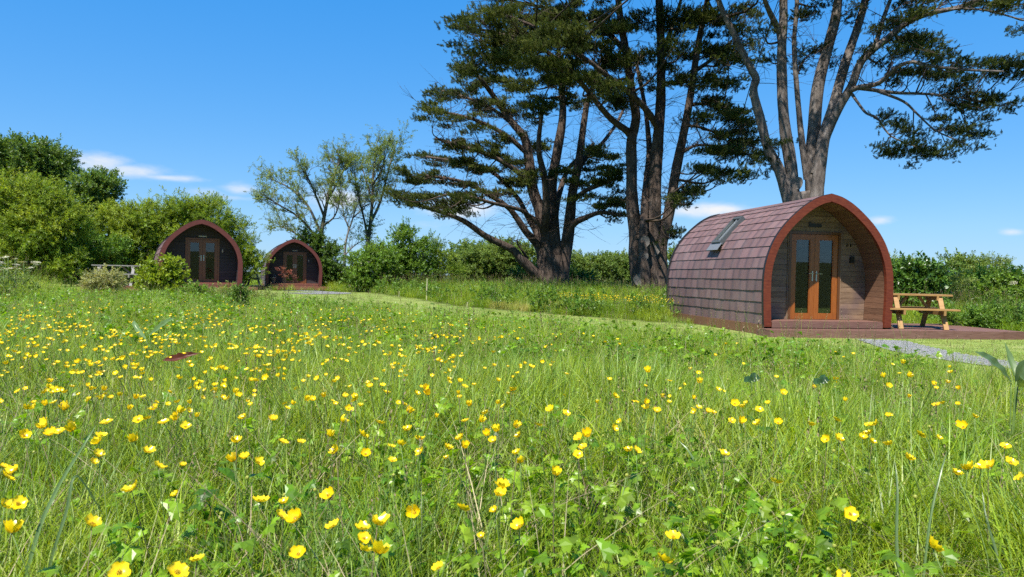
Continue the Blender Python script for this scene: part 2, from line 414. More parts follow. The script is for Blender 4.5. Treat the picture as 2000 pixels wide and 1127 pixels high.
def palmate(r, nl=13):
    """low tuft of three-lobed, toothed buttercup leaves on stalks"""
    V = []; Fc = []
    def add(v, f):
        b = len(V); V.extend([tuple(p) for p in v]); Fc.extend([tuple(i + b for i in q) for q in f])
    for i in range(nl):
        a = r.uniform(0, 6.283); rr = r.uniform(.01, .10); H = r.uniform(.05, .23); top = np.array([rr * math.cos(a), rr * math.sin(a), H]); out = np.array([math.cos(a), math.sin(a), 0])
        top = top + out * r.uniform(0, .06)
        v, f = tube_arrays([(rr * .3 * math.cos(a), rr * .3 * math.sin(a), 0), top * .6, top], [.0016, .0014, .001], 3); add(v, f)
        S = r.uniform(.016, .036); up = np.array([r.normal(0, .6), r.normal(0, .6), 1]); up /= np.linalg.norm(up)
        f0 = out - up * (out @ up); f0 /= np.linalg.norm(f0); s0 = np.cross(up, f0)
        for k, ang in enumerate((-1.15, 0, 1.15)):
            ld = f0 * math.cos(ang) + s0 * math.sin(ang); ls = np.cross(up, ld); L = S * (1.0 if k == 1 else .85)
            # each lobe: a fan with three teeth
            pts = [top + ld * 0.0, top + ld * L * .45 - ls * L * .30, top + ld * L * .75 - ls * L * .46, top + ld * L * .72 - ls * L * .20, top + ld * L * 1.05 - ls * L * .1 - up * L * .15,
                   top + ld * L * 1.0 + ls * L * .1 - up * L * .12, top + ld * L * .72 + ls * L * .20, top + ld * L * .75 + ls * L * .46, top + ld * L * .45 + ls * L * .30]
            mid = top + ld * L * .5 + up * L * .08
            pts.append(mid); add(pts, [(9, j, j + 1) for j in range(0, 8)] + [(9, 8, 0)])
    return V, Fc
def seed_stalk(V, Fc, Vs, Fs, r, h, spread=.08):
    a = r.uniform(0, 6.28); rr = spread * r.uniform(0, 1); x, y = rr * math.cos(a), rr * math.sin(a); d = r.uniform(0, 6.28); H = r.uniform(*h); k = H * r.uniform(.05, .22)
    P = catmull([(x, y, 0), (x + k * .3 * math.cos(d), y + k * .3 * math.sin(d), H * .55), (x + k * math.cos(d), y + k * math.sin(d), H)], 3)
    v, f = tube_arrays(P, np.linspace(.0013, .0007, len(P)), 3); b = len(V); V.extend(map(tuple, v)); Fc.extend([tuple(i + b for i in q) for q in f])
    L = r.uniform(.03, .07)
    for i in range(7):
        t = i / 6; p = P[-1] + np.array([0, 0, -L * .7 + L * t * 1.2]); a = i * 2.4
        v, f = leaf_quad(p, (math.cos(a) * .7, math.sin(a) * .7, 1), (0.2, .1, 1), .013 * (1.25 - .6 * t), .006, .2); b = len(Vs); Vs.extend(map(tuple, v)); Fs.extend([tuple(i + b for i in q) for q in f])

def pmesh(nm, vf, mat, amp=.34):
    me = make_mesh(nm, vf[0], vf[1], mat)          # each blade or leaf of a clump gets a tone of its own
    val = []; top = -1; cur = 0.0
    for f in vf[1]:
        if min(f) > top: cur = pr.uniform(-amp, amp)
        top = max(top, max(f)); val.append(cur)
    a = me.attributes.new('blade', 'FLOAT', 'FACE'); a.data.foreach_set('value', np.array(val, dtype=np.float32)); return me
pr = np.random.default_rng(21)
proto('fine', [pmesh('grass_tuft', blades(34, (.13, .33), (.0028, .0072), .10, (.1, .9), pr, 4, .5), M['grass']) for _ in range(6)])
proto('tall', [pmesh('grass_tuft_tall', blades(20, (.22, .42), (.004, .0085), .075, (.08, .75), pr, 4, .4), M['grass']) for _ in range(5)])
def stalks():
    out = []
    for _ in range(5):
        V, Fc, Vs, Fs = [], [], [], []
        for k in range(5): seed_stalk(V, Fc, Vs, Fs, pr, (.34, .58))
        out.append(two_mat('seed_stalks', [(V, Fc, M['grass']), (Vs, Fs, M['seed'])]))
    return out
proto('stalk', stalks())
proto('leafy', [pmesh('leaf_tuft', palmate(pr), M['grassdk']) for _ in range(6)])
proto('straw', [pmesh('straw_tuft', blades(7, (.12, .36), (.0018, .0040), .09, (.3, 1.3), pr, 4, 1.1), M['straw']) for _ in range(4)])
proto('lawn', [pmesh('lawn_tuft', blades(60, (.012, .035), (.003, .006), .16, (.2, .9), pr, 2, .5), M['lawn']) for _ in range(4)])
proto('rough', [pmesh('rough_tuft', blades(46, (.25, .62), (.006, .013), .22, (.1, .7), pr), M['grass']) for _ in range(5)])

# ------------------------------------------------------------------ ground
_ctl = np.array([(0, 0, 0), (0, 5, 0), (-4, 5, 0), (4, 6, -.12), (2, 10, -.1), (6.6, 15, -.28), (8, 13, -.28), (9.5, 15.5, -.28), (6, 20, -.27), (5, 17, -.27), (-2, 12, 0), (-9, 20, .02), (-11.7, 28, .05), (-14, 29, .05),
                 (-11.7, 39, -.12), (-12, 41, -.12), (-4, 30, -.1), (2, 37, 0), (5.6, 30, -.05), (10, 25, -.15), (0, 21, -.15), (-16, 22, .1), (12, 15, -.28), (14, 30, -.1), (-24, 36, 0), (0, 55, 0), (-25, 20, .1), (0, -15, 0), (25, 10, -.25)])
def T(x, y):
    x = np.asarray(x, float); y = np.asarray(y, float)
    d2 = (x[..., None] - _ctl[:, 0]) ** 2 + (y[..., None] - _ctl[:, 1]) ** 2
    w = np.exp(-d2 / (2 * 3.2 ** 2)) + 1e-5 / (1 + d2)
    z = (w * _ctl[:, 2]).sum(-1) / w.sum(-1)
    return z + np.clip(-y - 30, 0, 80) * .07  # unseen bank behind the camera, added to darken the door-glass reflections
def Tz(x, y): return float(T(np.array([x]), np.array([y]))[0])
_mpx = np.array([-900, -300, 0, 150, 300, 500, 620, 700, 800, 900, 1000, 1100, 1300, 1500, 1700, 1900, 2100, 2600, 3200])
_mY = np.array([24, 24, 23.5, 21.5, 19.5, 18.5, 17.4, 16.2, 14.8, 13.6, 12.8, 12.1, 10.5, 9.2, 7.9, 6.9, 6.2, 5.0, 3.8])
def in_meadow(x, y, m=0.0):
    px = 1000 + F_PX * x / np.maximum(y, .05)
    e = np.interp(px, _mpx, _mY) + (noise2(x, y, .8, 3) - .5) * .9
    return (y < e + m) | (y < 0.6)
_rx = np.array([-60, -7.5, -4.9, -3.2, -1.7, 0, 1.4, 3.9, 5.6]); _ry = np.array([40, 37.5, 31, 27.4, 23.2, 21.6, 20.3, 18.6, 18.4])
def in_rough(x, y):
    near = np.interp(x, _rx, _ry) + (noise2(x, y, .9, 1) - .5) * .8
    # right of the large pod the rough bank starts behind its deck
    rgt = np.where(x > 11.2, 13.2 - (x - 11.2) * .15, np.where(x > 7.9, 18.2, 99.)) + (noise2(x, y, .7, 2) - .5) * .5
    near = np.where(x > 5.6, np.where(x > 7.9, rgt, np.where(x < 5.2, 18.4, 21.2)), near)
    return y > near
gx = np.concatenate([-np.geomspace(40, 2500, 16)[::-1], np.arange(-39, 39.1, .6), np.geomspace(40, 2500, 16)])
gy = np.concatenate([-np.geomspace(21, 2500, 18)[::-1], np.arange(-20, 60.1, .6), np.geomspace(61, 2500, 16)])
GX, GY = np.meshgrid(gx, gy); GZ = T(GX, GY)
nx, ny = len(gx), len(gy)
i, j = np.meshgrid(np.arange(nx - 1), np.arange(ny - 1)); q = (j * nx + i).ravel()
gm, n, l, b = new_mat('ground')
tc = n.new('ShaderNodeTexCoord')
za = N(n, 'ShaderNodeAttribute', attribute_name='zone')
mp = n.new('ShaderNodeMapping'); mp.inputs['Rotation'].default_value = (0, 0, R_(-33)); mp.inputs['Scale'].default_value = (.22, 2.2, 1)
l.new(tc.outputs['Object'], mp.inputs[0])
n1 = n.new('ShaderNodeTexNoise'); n1.inputs['Scale'].default_value = 1.2; n1.inputs['Detail'].default_value = 8; n1.inputs['Roughness'].default_value = .65; l.new(mp.outputs[0], n1.inputs[0])
n2 = n.new('ShaderNodeTexNoise'); n2.inputs['Scale'].default_value = 9; n2.inputs['Detail'].default_value = 8; n2.inputs['Roughness'].default_value = .7; l.new(tc.outputs['Object'], n2.inputs[0])
lawn = ramp(n, l, n1.outputs[0], [(.3, dim((.190, .285, .060))), (.5, dim((.270, .345, .090))), (.68, dim((.390, .400, .160)))])
fine = ramp(n, l, n2.outputs[0], [(.3, (.6, .6, .55)), (.7, (1.25, 1.25, 1.2))])
mm = N(n, 'ShaderNodeMix', data_type='RGBA', blend_type='MULTIPLY'); mm.inputs[0].default_value = 1; l.new(lawn.outputs[0], mm.inputs[6]); l.new(fine.outputs[0], mm.inputs[7])
earth = ramp(n, l, n2.outputs[0], [(.3, (.030, .045, .012)), (.7, (.075, .085, .030))])
mz = N(n, 'ShaderNodeMix', data_type='RGBA'); l.new(za.outputs['Fac'], mz.inputs[0]); l.new(mm.outputs[2], mz.inputs[6]); l.new(earth.outputs[0], mz.inputs[7])
l.new(mz.outputs[2], b.inputs['Base Color']); b.inputs['Roughness'].default_value = .95; b.inputs['Specular IOR Level'].default_value = .1
bp = n.new('ShaderNodeBump'); bp.inputs['Strength'].default_value = .8; bp.inputs['Distance'].default_value = .03; l.new(n2.outputs[0], bp.inputs['Height']); l.new(bp.outputs[0], b.inputs['Normal'])
gme = make_mesh('ground', np.stack([GX, GY, GZ], -1).reshape(-1, 3), np.stack([q, q + 1, q + nx + 1, q + nx], -1), gm, True)
za_ = gme.attributes.new('zone', 'FLOAT', 'POINT')
zone = (in_meadow(GX, GY) | in_rough(GX, GY) | (np.abs(GX) > 30) | (GY > 45) | (GY < 0)).astype(np.float32)
za_.data.foreach_set('value', zone.ravel())
ground = mobj('ground', gme, None, 'structure')
tag(ground, 'grassy ground under the meadow and the mown lawn', None)

# gravel paths to the decks
m, n, l, b = new_mat('gravel')
tc = n.new('ShaderNodeTexCoord'); v = n.new('ShaderNodeTexVoronoi'); v.inputs['Scale'].default_value = 45; l.new(tc.outputs['Object'], v.inputs[0])
r = ramp(n, l, v.outputs['Color'], [(.1, dim((.16, .16, .165))), (.5, dim((.27, .27, .28))), (.9, dim((.38, .38, .385)))]); l.new(r.outputs[0], b.inputs['Base Color'])
bp = n.new('ShaderNodeBump'); bp.inputs['Distance'].default_value = .02; bp.inputs['Strength'].default_value = 1; bp.invert = True; l.new(v.outputs['Distance'], bp.inputs['Height']); l.new(bp.outputs[0], b.inputs['Normal'])
b.inputs['Roughness'].default_value = .9; M['gravel'] = m
M['pebble'] = plain_mat('pebble', (.29, .29, .295), .85, noise=.4, scale=25)
pb = []
for k in range(4):
    r2 = np.random.default_rng(60 + k); V = []
    for z, rr in ((-.4, .6), (0, 1), (.45, .62)):
        for a in range(6): V.append((rr * math.cos(a * 1.047 + z) * r2.uniform(.75, 1.2), rr * math.sin(a * 1.047 + z) * r2.uniform(.75, 1.2), z * r2.uniform(.7, 1.1)))
    Fc = [(i * 6 + a, i * 6 + (a + 1) % 6, (i + 1) * 6 + (a + 1) % 6, (i + 1) * 6 + a) for i in range(2) for a in range(6)] + [tuple(range(12, 18))]
    pb.append(make_mesh('pebble', V, Fc, M['pebble']))
proto('pebble', pb)
def ribbon_path(name, pts, widths, label):
    P = catmull([(p[0], p[1], 0) for p in pts], 6)[:, :2]; W = np.interp(np.linspace(0, 1, len(P)), np.linspace(0, 1, len(widths)), widths)
    tg = np.gradient(P, axis=0); tg /= np.linalg.norm(tg, axis=1)[:, None]; nr = np.stack([-tg[:, 1], tg[:, 0]], 1)
    k = 7; rows = []
    for s in np.linspace(-1, 1, k):
        e = P + nr * (W * s * .5 * (1 + .06 * np.sin(np.arange(len(P)) * 2.1 + s)))[:, None]; rows.append(np.c_[e, T(e[:, 0], e[:, 1]) + .012])
    V = np.stack(rows, 1).reshape(-1, 3); i, j = np.meshgrid(np.arange(k - 1), np.arange(len(P) - 1)); q = (j * k + i).ravel()
    o = mobj(name, make_mesh(name, V, np.stack([q, q + 1, q + k + 1, q + k], -1), M['gravel']), None, 'structure'); tag(o, label)
    t = rng.uniform(0, len(P) - 1.01, 2600); i0 = t.astype(int); fr = (t - i0)[:, None]; c = P[i0] * (1 - fr) + P[i0 + 1] * fr; s = rng.uniform(-.53, .53, len(t))[:, None]
    c = c + nr[i0] * W[i0][:, None] * s
    sc = scatter('gravel', 'pebble', np.c_[c, T(c[:, 0], c[:, 1]) + .016], scl=rng.uniform(.008, .02, len(t)), tint=.5)
    tag(sc, 'loose grey stones on the ' + label, 'gravel')
ribbon_path('gravel_path', [(7.25, 14.45), (6.95, 13.2), (6.6, 11.6), (6.55, 10.0), (6.9, 8.0)], [.85, .9, 1.0, 1.1, 1.1], 'grey gravel path curving up to the deck of the large pod')
ribbon_path('gravel_path', [(-11.2, 38.2), (-9.8, 36.8), (-8.3, 34.0), (-7.8, 31.5), (-8.4, 28.8)], [1.6, 1.7, 1.6, 1.3, 1.0], 'grey gravel path in front of the smallest, farthest pod')

# ------------------------------------------------------------------ pods
M['tile'] = None
m, n, l, b = new_mat('roof_tile')
tc = n.new('ShaderNodeTexCoord'); oi = n.new('ShaderNodeObjectInfo'); sp = n.new('ShaderNodeSeparateXYZ'); l.new(tc.outputs['Generated'], sp.inputs[0])
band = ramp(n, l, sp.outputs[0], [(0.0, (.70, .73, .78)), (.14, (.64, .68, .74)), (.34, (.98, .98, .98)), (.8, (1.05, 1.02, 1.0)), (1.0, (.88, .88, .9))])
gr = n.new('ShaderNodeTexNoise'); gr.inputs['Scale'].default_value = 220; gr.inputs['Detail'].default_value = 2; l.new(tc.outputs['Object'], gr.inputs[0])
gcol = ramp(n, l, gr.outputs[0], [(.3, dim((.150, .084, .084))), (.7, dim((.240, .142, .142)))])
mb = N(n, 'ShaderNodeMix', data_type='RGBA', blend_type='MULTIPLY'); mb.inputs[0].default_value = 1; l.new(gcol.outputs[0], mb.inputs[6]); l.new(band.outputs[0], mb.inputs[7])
gw = n.new('ShaderNodeNewGeometry'); wn2 = n.new('ShaderNodeTexNoise'); wn2.inputs['Scale'].default_value = 1.7; wn2.inputs['Detail'].default_value = 7; wn2.inputs['Roughness'].default_value = .7; l.new(gw.outputs['Position'], wn2.inputs[0])
wr = ramp(n, l, wn2.outputs[0], [(.45, (0, 0, 0)), (.75, (1, 1, 1))]); wmx = N(n, 'ShaderNodeMix', data_type='RGBA'); wms = N(n, 'ShaderNodeMath', operation='MULTIPLY'); wms.inputs[1].default_value = .38; l.new(wr.outputs[0], wms.inputs[0]); l.new(wms.outputs[0], wmx.inputs[0]); l.new(mb.outputs[2], wmx.inputs[6]); wmx.inputs[7].default_value = (*dim((.26, .215, .205)), 1)
hs = n.new('ShaderNodeHueSaturation'); l.new(wmx.outputs[2], hs.inputs['Color']); mr = n.new('ShaderNodeMapRange'); mr.inputs[3].default_value = .80; mr.inputs[4].default_value = 1.16; l.new(oi.outputs['Random'], mr.inputs[0]); l.new(mr.outputs[0], hs.inputs['Value'])
l.new(hs.outputs[0], b.inputs['Base Color']); b.inputs['Roughness'].default_value = .62; b.inputs['Specular IOR Level'].default_value = .5
bp = n.new('ShaderNodeBump'); bp.inputs['Strength'].default_value = .3; bp.inputs['Distance'].default_value = .004; l.new(gr.outputs[0], bp.inputs['Height']); l.new(bp.outputs[0], b.inputs['Normal'])
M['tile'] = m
M['fascia'] = wood_mat('red_stained_timber', (.120, .022, .010), (.190, .040, .016), .55, (8, 8, 30), .15, .06)
M['fascia2'] = wood_mat('dark_red_stained_timber', (.125, .034, .028), (.180, .050, .042), .55, (8, 8, 30), .15, .06)
M['clad'] = wood_mat('weathered_cladding', (.210, .128, .078), (.330, .220, .140),   .75, (4, 18, 26), .15, .2, .2, (.180, .120, .105))
M['clad2'] = wood_mat('dark_stained_cladding', (.030, .024, .028), (.060, .046, .048), .6, (5, 40, 70), .3, .2)
M['soffit'] = wood_mat('soffit_timber', (.150, .074, .042), (.235, .125, .074), .7, (40, 5, 60), .3, .2)
M['doorleaf'] = wood_mat('golden_oak_door', (.280, .076, .012), (.380, .115, .018), .35, (30, 30, 5), .08, .05, .5)
M['doorframe'] = wood_mat('brown_door_frame', (.115, .040, .012), (.165, .062, .018), .4, (30, 30, 5), .08, .05, .5)
M['doorleaf2'] = wood_mat('brown_door', (.170, .055, .014), (.230, .080, .020), .4, (30, 30, 5), .08, .05, .5)
M['deck'] = wood_mat('stained_deck', (.150, .072, .052), (.235, .125, .098), .65, (5, 60, 60), .3, .16, .3)
M['deck2'] = wood_mat('red_deck', (.210, .072, .048), (.290, .110, .076), .65, (5, 60, 60), .3, .16, .3)
M['plinth'] = wood_mat('plinth_board', (.170, .078, .040), (.240, .120, .065), .7, (5, 30, 60), .3, .1)
M['trim'] = plain_mat('dark_rim', (.022, .020, .022), .5)
M['lead'] = plain_mat('grey_metal', (.11, .125, .13), .45, .3)
M['leadlt'] = plain_mat('grey_flashing', (.24, .26, .285), .5, .3)
M['chrome'] = plain_mat('brushed_steel', (.55, .54, .50), .3, .9)
M['black'] = plain_mat('black_fitting', (.02, .018, .016), .45)
M['inside'] = plain_mat('room_lining', (.22, .15, .09), .8)
M['blind'] = plain_mat('rust_blind', (.36, .075, .025), .9)
M['shell'] = plain_mat('roof_shell', (.05, .035, .035), .9)
M['signpale'] = plain_mat('pale_sign', (.42, .40, .38), .6)
m, n, l, b = new_mat('window_glass')
gl = n.new('ShaderNodeBsdfGlossy'); gl.inputs['Roughness'].default_value = .01; gl.inputs[0].default_value = (1, 1, 1, 1)
tr = n.new('ShaderNodeBsdfTransparent'); tr.inputs[0].default_value = (.62, .66, .62, 1); fr = n.new('ShaderNodeFresnel'); fr.inputs[0].default_value = 1.55
ml = N(n, 'ShaderNodeMath', operation='MULTIPLY'); ml.inputs[1].default_value = 1.1; ml.use_clamp = True; l.new(fr.outputs[0], ml.inputs[0])
mx = n.new('ShaderNodeMixShader'); l.new(ml.outputs[0], mx.inputs[0]); l.new(tr.outputs[0], mx.inputs[1]); l.new(gl.outputs[0], mx.inputs[2]); l.new(mx.outputs[0], n['Material Output'].inputs[0]); M['glass'] = m

_half = [(1.42, 0), (1.44, .4), (1.45, .8), (1.435, 1.15), (1.365, 1.48), (1.22, 1.83), (.965, 2.18), (.585, 2.53), (.27, 2.72), (0, 2.80)]
def profile(H, off=0.0, n=64):
    P = catmull([(x, 0, z * H / 2.80) for x, z in _half], 8)[:, [0, 2]]
    s = np.r_[0, np.cumsum(np.linalg.norm(np.diff(P, axis=0), axis=1))]
    t = np.linspace(0, s[-1], n); Q = np.c_[np.interp(t, s, P[:, 0]), np.interp(t, s, P[:, 1])]
    if off:
        tg = np.gradient(Q, axis=0); tg /= np.linalg.norm(tg, axis=1)[:, None]; nr = np.c_[tg[:, 1], -tg[:, 0]]
        Q = Q + nr * off; Q[:, 0] = np.maximum(Q[:, 0], 0); 
        if off < 0:                               # keep the point of the arch clean
            k = int(np.argmax(Q[:, 1])); Q = Q[:k + 1]
        Q[-1, 0] = 0; Q[0, 1] = 0
    return Q
def arch(H, off=0.0):                            # whole outline, left foot to right foot
    Q = profile(H, off); return np.vstack([Q * [-1, 1], Q[::-1][1:]])
def band_mesh(mb, H, o_out, o_in, y0, y1, z0=0.0):
    A = arch(H, o_out); Bn = arch(H, o_in); k = 90
    def rs(A):
        s = np.r_[0, np.cumsum(np.linalg.norm(np.diff(A, axis=0), axis=1))]; s /= s[-1]; t = np.linspace(0, 1, k * 2 + 1); return np.c_[np.interp(t, s, A[:, 0]), np.interp(t, s, A[:, 1])]
    A, Bn = rs(A), rs(Bn); m_ = len(A); v = []
    for p in (A, Bn):
        for y in (y0, y1): v += [(q[0], y, q[1] + z0) for q in p]
    f = []
    for i in range(m_ - 1):
        f += [(i, i + 1, 2 * m_ + i + 1, 2 * m_ + i), (m_ + i + 1, m_ + i, 3 * m_ + i, 3 * m_ + i + 1), (i + 1, i, m_ + i, m_ + i + 1), (2 * m_ + i, 2 * m_ + i + 1, 3 * m_ + i + 1, 3 * m_ + i)]
    f += [(0, 2 * m_, 3 * m_, m_), (m_ - 1, 2 * m_ - 1, 4 * m_ - 1, 3 * m_ - 1)]
    mb.add(v, f)
def width_at(H, z, off):
    Q = profile(H, off); return float(np.interp(z, Q[:, 1], Q[:, 0]))

_tile_w = (.30, .37, .44)
_tile_me = {}
def tile_mesh(w):
    if w in _tile_me: return _tile_me[w]
    hw = w / 2 - .0004; h = .262
    v = [(-hw, 0, -.012), (hw, 0, -.012), (hw, h, -.012), (-hw, h, -.012), (-hw, -.004, .020), (hw, -.004, .020), (hw, h, .003), (-hw, h, .003)]
    me = make_mesh('roof_tile', v, [(3, 2, 1, 0), (4, 5, 6, 7), (0, 1, 5, 4), (1, 2, 6, 5), (2, 3, 7, 6), (3, 0, 4, 7)], M['tile']); _tile_me[w] = me; return me

def make_pod(name, loc, az, H, L, label, dark=False, hood=.7, skylight=False, blind='left', sign='sign'):
    root = empty(name, loc, -az); tag(root, label, 'camping pod', 'wooden arched camping pods')
    fas, cl_, leafm = (M['fascia2'], M['clad2'], M['doorleaf2']) if dark else (M['fascia'], M['clad'], M['doorleaf'])
    # shell (roof deck under the tiles, inner lining), rear wall, floor
    mb = MB(); band_mesh(mb, H, -.032, -.10, .03, L - .03); mb.build('roof_shell', M['shell'], root, True)
    mb = MB(); mb.prism([tuple(p) for p in arch(H, -.045)], L - .10, L - .035); mb.build('rear_wall', M['inside'], root)
    mb = MB(); band_mesh(mb, H, -.102, -.118, hood + .05, L - .11); mb.build('room_lining', M['inside'], root)
    MB().box((-1.30, hood + .05, .05), (1.30, L - .12, .11)).build('room_floor', M['inside'], root)
    mb = MB(); band_mesh(mb, H, .022, -.138, -.045, .03); mb.build('arch_fascia', fas, root)
    mb = MB(); band_mesh(mb, H, .034, -.06, L - .03, L + .03); mb.build('rear_rim', M['trim'], root)
    mb = MB(); band_mesh(mb, H, .030, .0225, -.035, .03); mb.build('front_rim', M['trim'], root)
    # tiles: the side facing the camera piece by piece, the far side joined
    Q = profile(H, -.015, 400); s = np.r_[0, np.cumsum(np.linalg.norm(np.diff(Q, axis=0), axis=1))]
    rows = np.arange(.04, s[-1] - .10, .235)
    pt = lambda t: np.array([np.interp(t, s, Q[:, 0]), np.interp(t, s, Q[:, 1])])
    far = MB()
    tr_ = np.random.default_rng(int(abs(loc[1]) * 100))
    for side in (-1, 1):
        for i, t0 in enumerate(rows):
            p0, p1 = pt(t0), pt(t0 + .235); dv = p1 - p0; dv /= np.linalg.norm(dv)
            y = .035; 
            while y < L - .05:
                w = _tile_w[tr_.integers(0, 3)]
                rest = L - .035 - y
                sx = 1.0
                if rest < w + .16: sx = rest / w
                up = Vector((side * dv[0], 0, dv[1])); al = Vector((0, -side * -1.0, 0))
                al = Vector((0, 1, 0)) if side > 0 else Vector((0, -1, 0))
                nr = al.cross(up); 
                mat = Matrix(((al.x * sx, up.x, nr.x, side * p0[0]), (al.y * sx, up.y, nr.y, y + w * sx / 2), (al.z * sx, up.z, nr.z, p0[1]), (0, 0, 0, 1)))
                if side < 0:
                    if i == len(rows) - 1 or True:
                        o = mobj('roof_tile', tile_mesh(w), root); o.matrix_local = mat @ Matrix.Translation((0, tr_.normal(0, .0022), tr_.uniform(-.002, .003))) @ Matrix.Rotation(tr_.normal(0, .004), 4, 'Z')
                else:
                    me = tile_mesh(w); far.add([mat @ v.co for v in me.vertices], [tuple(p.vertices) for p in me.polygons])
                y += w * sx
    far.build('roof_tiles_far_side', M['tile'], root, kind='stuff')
    # ridge capping
    zr = H + .012
    for k in range(int(L / .5)):
        y0 = .04 + k * (L - .08) / int(L / .5); y1 = y0 + (L - .08) / int(L / .5) - .004
        c = MB(); c.prism([(-.22, zr - .115), (-.11, zr - .045), (0, zr + .008), (.11, zr - .045), (.22, zr - .115), (.215, zr - .130), (0, zr - .012), (-.215, zr - .130)], y0, y1); c.build('ridge_cap', M['tile'], root)
    # base boards
    for sx in (-1, 1):
        for k in range(2):
            MB().box((sx * 1.43 - .02, .04 + k * L / 2, -.17), (sx * 1.43 + .02, (k + 1) * L / 2 - .006, .035)).build('base_board', M['plinth'], root)
    MB().box((-1.38, L - .06, -.17), (1.38, L - .02, .05)).build('base_board', M['plinth'], root)
    # porch floor boards
    nb = 5
    for k in range(nb):
        y0 = -.005 + k * (hood + .02) / nb
        MB().box((-1.27, y0, .085), (1.27, y0 + (hood + .02) / nb - .006, .118)).build('porch_board', M['deck2'] if dark else M['deck'], root)
    MB().box((-1.26, -.028, -.02), (1.26, -.007, .100)).build('porch_riser', M['deck2'] if dark else M['deck'], root)
    # cladding of the end wall, board by board round the door
    du0, du1, dz0, dz1 = -.47, .66, .12, 1.97 * H / 2.75
    bh = .118; z = .125
    while z < H - .2:
        za, zb = z, min(z + bh - .005, H - .15)
        wa, wb = width_at(H, za, -.12), width_at(H, zb, -.12)
        if wb < .03: break
        if za < dz1 + .04:
            spans = [((-wa, -wb), (du0 - .05, du0 - .05)), ((du1 + .05, du1 + .05), (wa, wb))]
            zc = zb
        else: spans = [((-wa, -wb), (wa, wb))]
        for (a0, a1), (b0, b1) in spans:
            if b0 - a0 < .02: continue
            mb = MB(); mb.prism([(a0, za), (b0, za), (b1, zb), (a1, zb)], hood - rng.uniform(0, .003), hood + .03); mb.build('wall_board', cl_, root)
        z += bh
    zl = .125 + bh * math.ceil((dz1 + .04 - .125) / bh - 1e-6)
    MB().box((du0 - .049, hood, dz1 + .058), (du1 + .049, hood + .03, zl - .005)).build('wall_board', cl_, root)
    # soffit boards lining the hood
    Qi = profile(H, -.105, 300); si = np.r_[0, np.cumsum(np.linalg.norm(np.diff(Qi, axis=0), axis=1))]
    t = .03
    while t < si[-1] - .05:
        a = np.array([np.interp(t, si, Qi[:, 0]), np.interp(t, si, Qi[:, 1])]); t2 = min(t + .116, si[-1]); c = np.array([np.interp(t2, si, Qi[:, 0]), np.interp(t2, si, Qi[:, 1])])
        d = (c - a) / np.linalg.norm(c - a); nn = np.array([-d[1], d[0]])
        for sx in (-1, 1):
            poly = [a, c, c + nn * .014, a + nn * .014]; poly = [(sx * p[0], p[1]) for p in poly]
            mb = MB(); mb.prism(poly if sx > 0 else poly[::-1], .032, hood - .006); mb.build('soffit_board', M['clad2'] if dark else M['soffit'], root)
        t += .121
    # doors
    fw = .055
    mb = MB(); mb.box((du0 - .045, hood - .03, dz0), (du0 + .012, hood + .05, dz1)); mb.box((du1 - .012, hood - .03, dz0), (du1 + .045, hood + .05, dz1)); mb.box((du0 - .045, hood - .032, dz1 + .001), (du1 + .045, hood + .052, dz1 + .055)); mb.box((du0 - .045, hood - .05, dz0 - .03), (du1 + .045, hood + .05, dz0 - .001))
    mb.build('door_frame', M['doorframe'] if not dark else M['doorleaf2'], root)
    if not dark:
        mb = MB(); mb.box((du0 - .070, hood - .02, dz0), (du0 - .047, hood - .002, dz1 + .06)); mb.box((du1 + .047, hood - .02, dz0), (du1 + .070, hood - .002, dz1 + .06)); mb.build('door_trim', M['clad'], root)
    midx = (du0 + du1) / 2
    for k, (a, c) in enumerate(((du0 + .016, midx - .003), (midx + .003, du1 - .016))):
        y0, y1 = hood - .012, hood + .04; st = .098; z0, z1 = dz0 + .006, dz1 - .006
        mb = MB(); mb.box((a, y0, z0), (a + st, y1, z1)); mb.box((c - st, y0, z0), (c, y1, z1)); mb.box((a + st + .0005, y0 + .002, z0), (c - st - .0005, y1, z0 + st * 1.15)); mb.box((a + st + .0005, y0 + .002, z1 - st), (c - st - .0005, y1, z1))
        dr = mb.build('door', leafm, root)
        # glazing bead
        ga, gb, gz0, gz1 = a + st, c - st, z0 + st * 1.15, z1 - st
        mb = MB()
        for (x0, x1, za, zb) in ((ga + .0006, ga + .018, gz0 + .0006, gz1 - .0006), (gb - .018, gb - .0006, gz0 + .0006, gz1 - .0006), (ga + .0185, gb - .0185, gz0 + .0006, gz0 + .018), (ga + .0185, gb - .0185, gz1 - .018, gz1 - .0006)): mb.box((x0, y0 + .006, za), (x1, y0 + .026, zb))
        mb.build('glazing_bead', leafm, dr)
        MB().box((ga + .002, y0 + .027, gz0 + .002), (gb - .002, y0 + .033, gz1 - .002)).build('pane', M['glass'], dr)
        hx = c - .045 if k == 0 else a + .045
        mb = MB(); mb.box((hx - .014, y0 - .010, z0 + .83), (hx + .014, y0 - .001, z0 + 1.05)); mb.tube([(hx, y0 - .005, z0 + .99), (hx, y0 - .05, z0 + .99), (hx + (-.11 if k == 0 else .11), y0 - .055, z0 + .99)], [.010, .010, .008], 6)
        mb.build('handle', M['chrome'], dr)
        if (blind == 'left' and k == 0) or (blind == 'right' and k == 1):
            hb = .17 if blind == 'left' else .62
            MB().box((ga - .02, y1 + .02, gz1 - hb), (gb + .02, y1 + .028, gz1 + .04)).build('blind', M['blind'], dr)
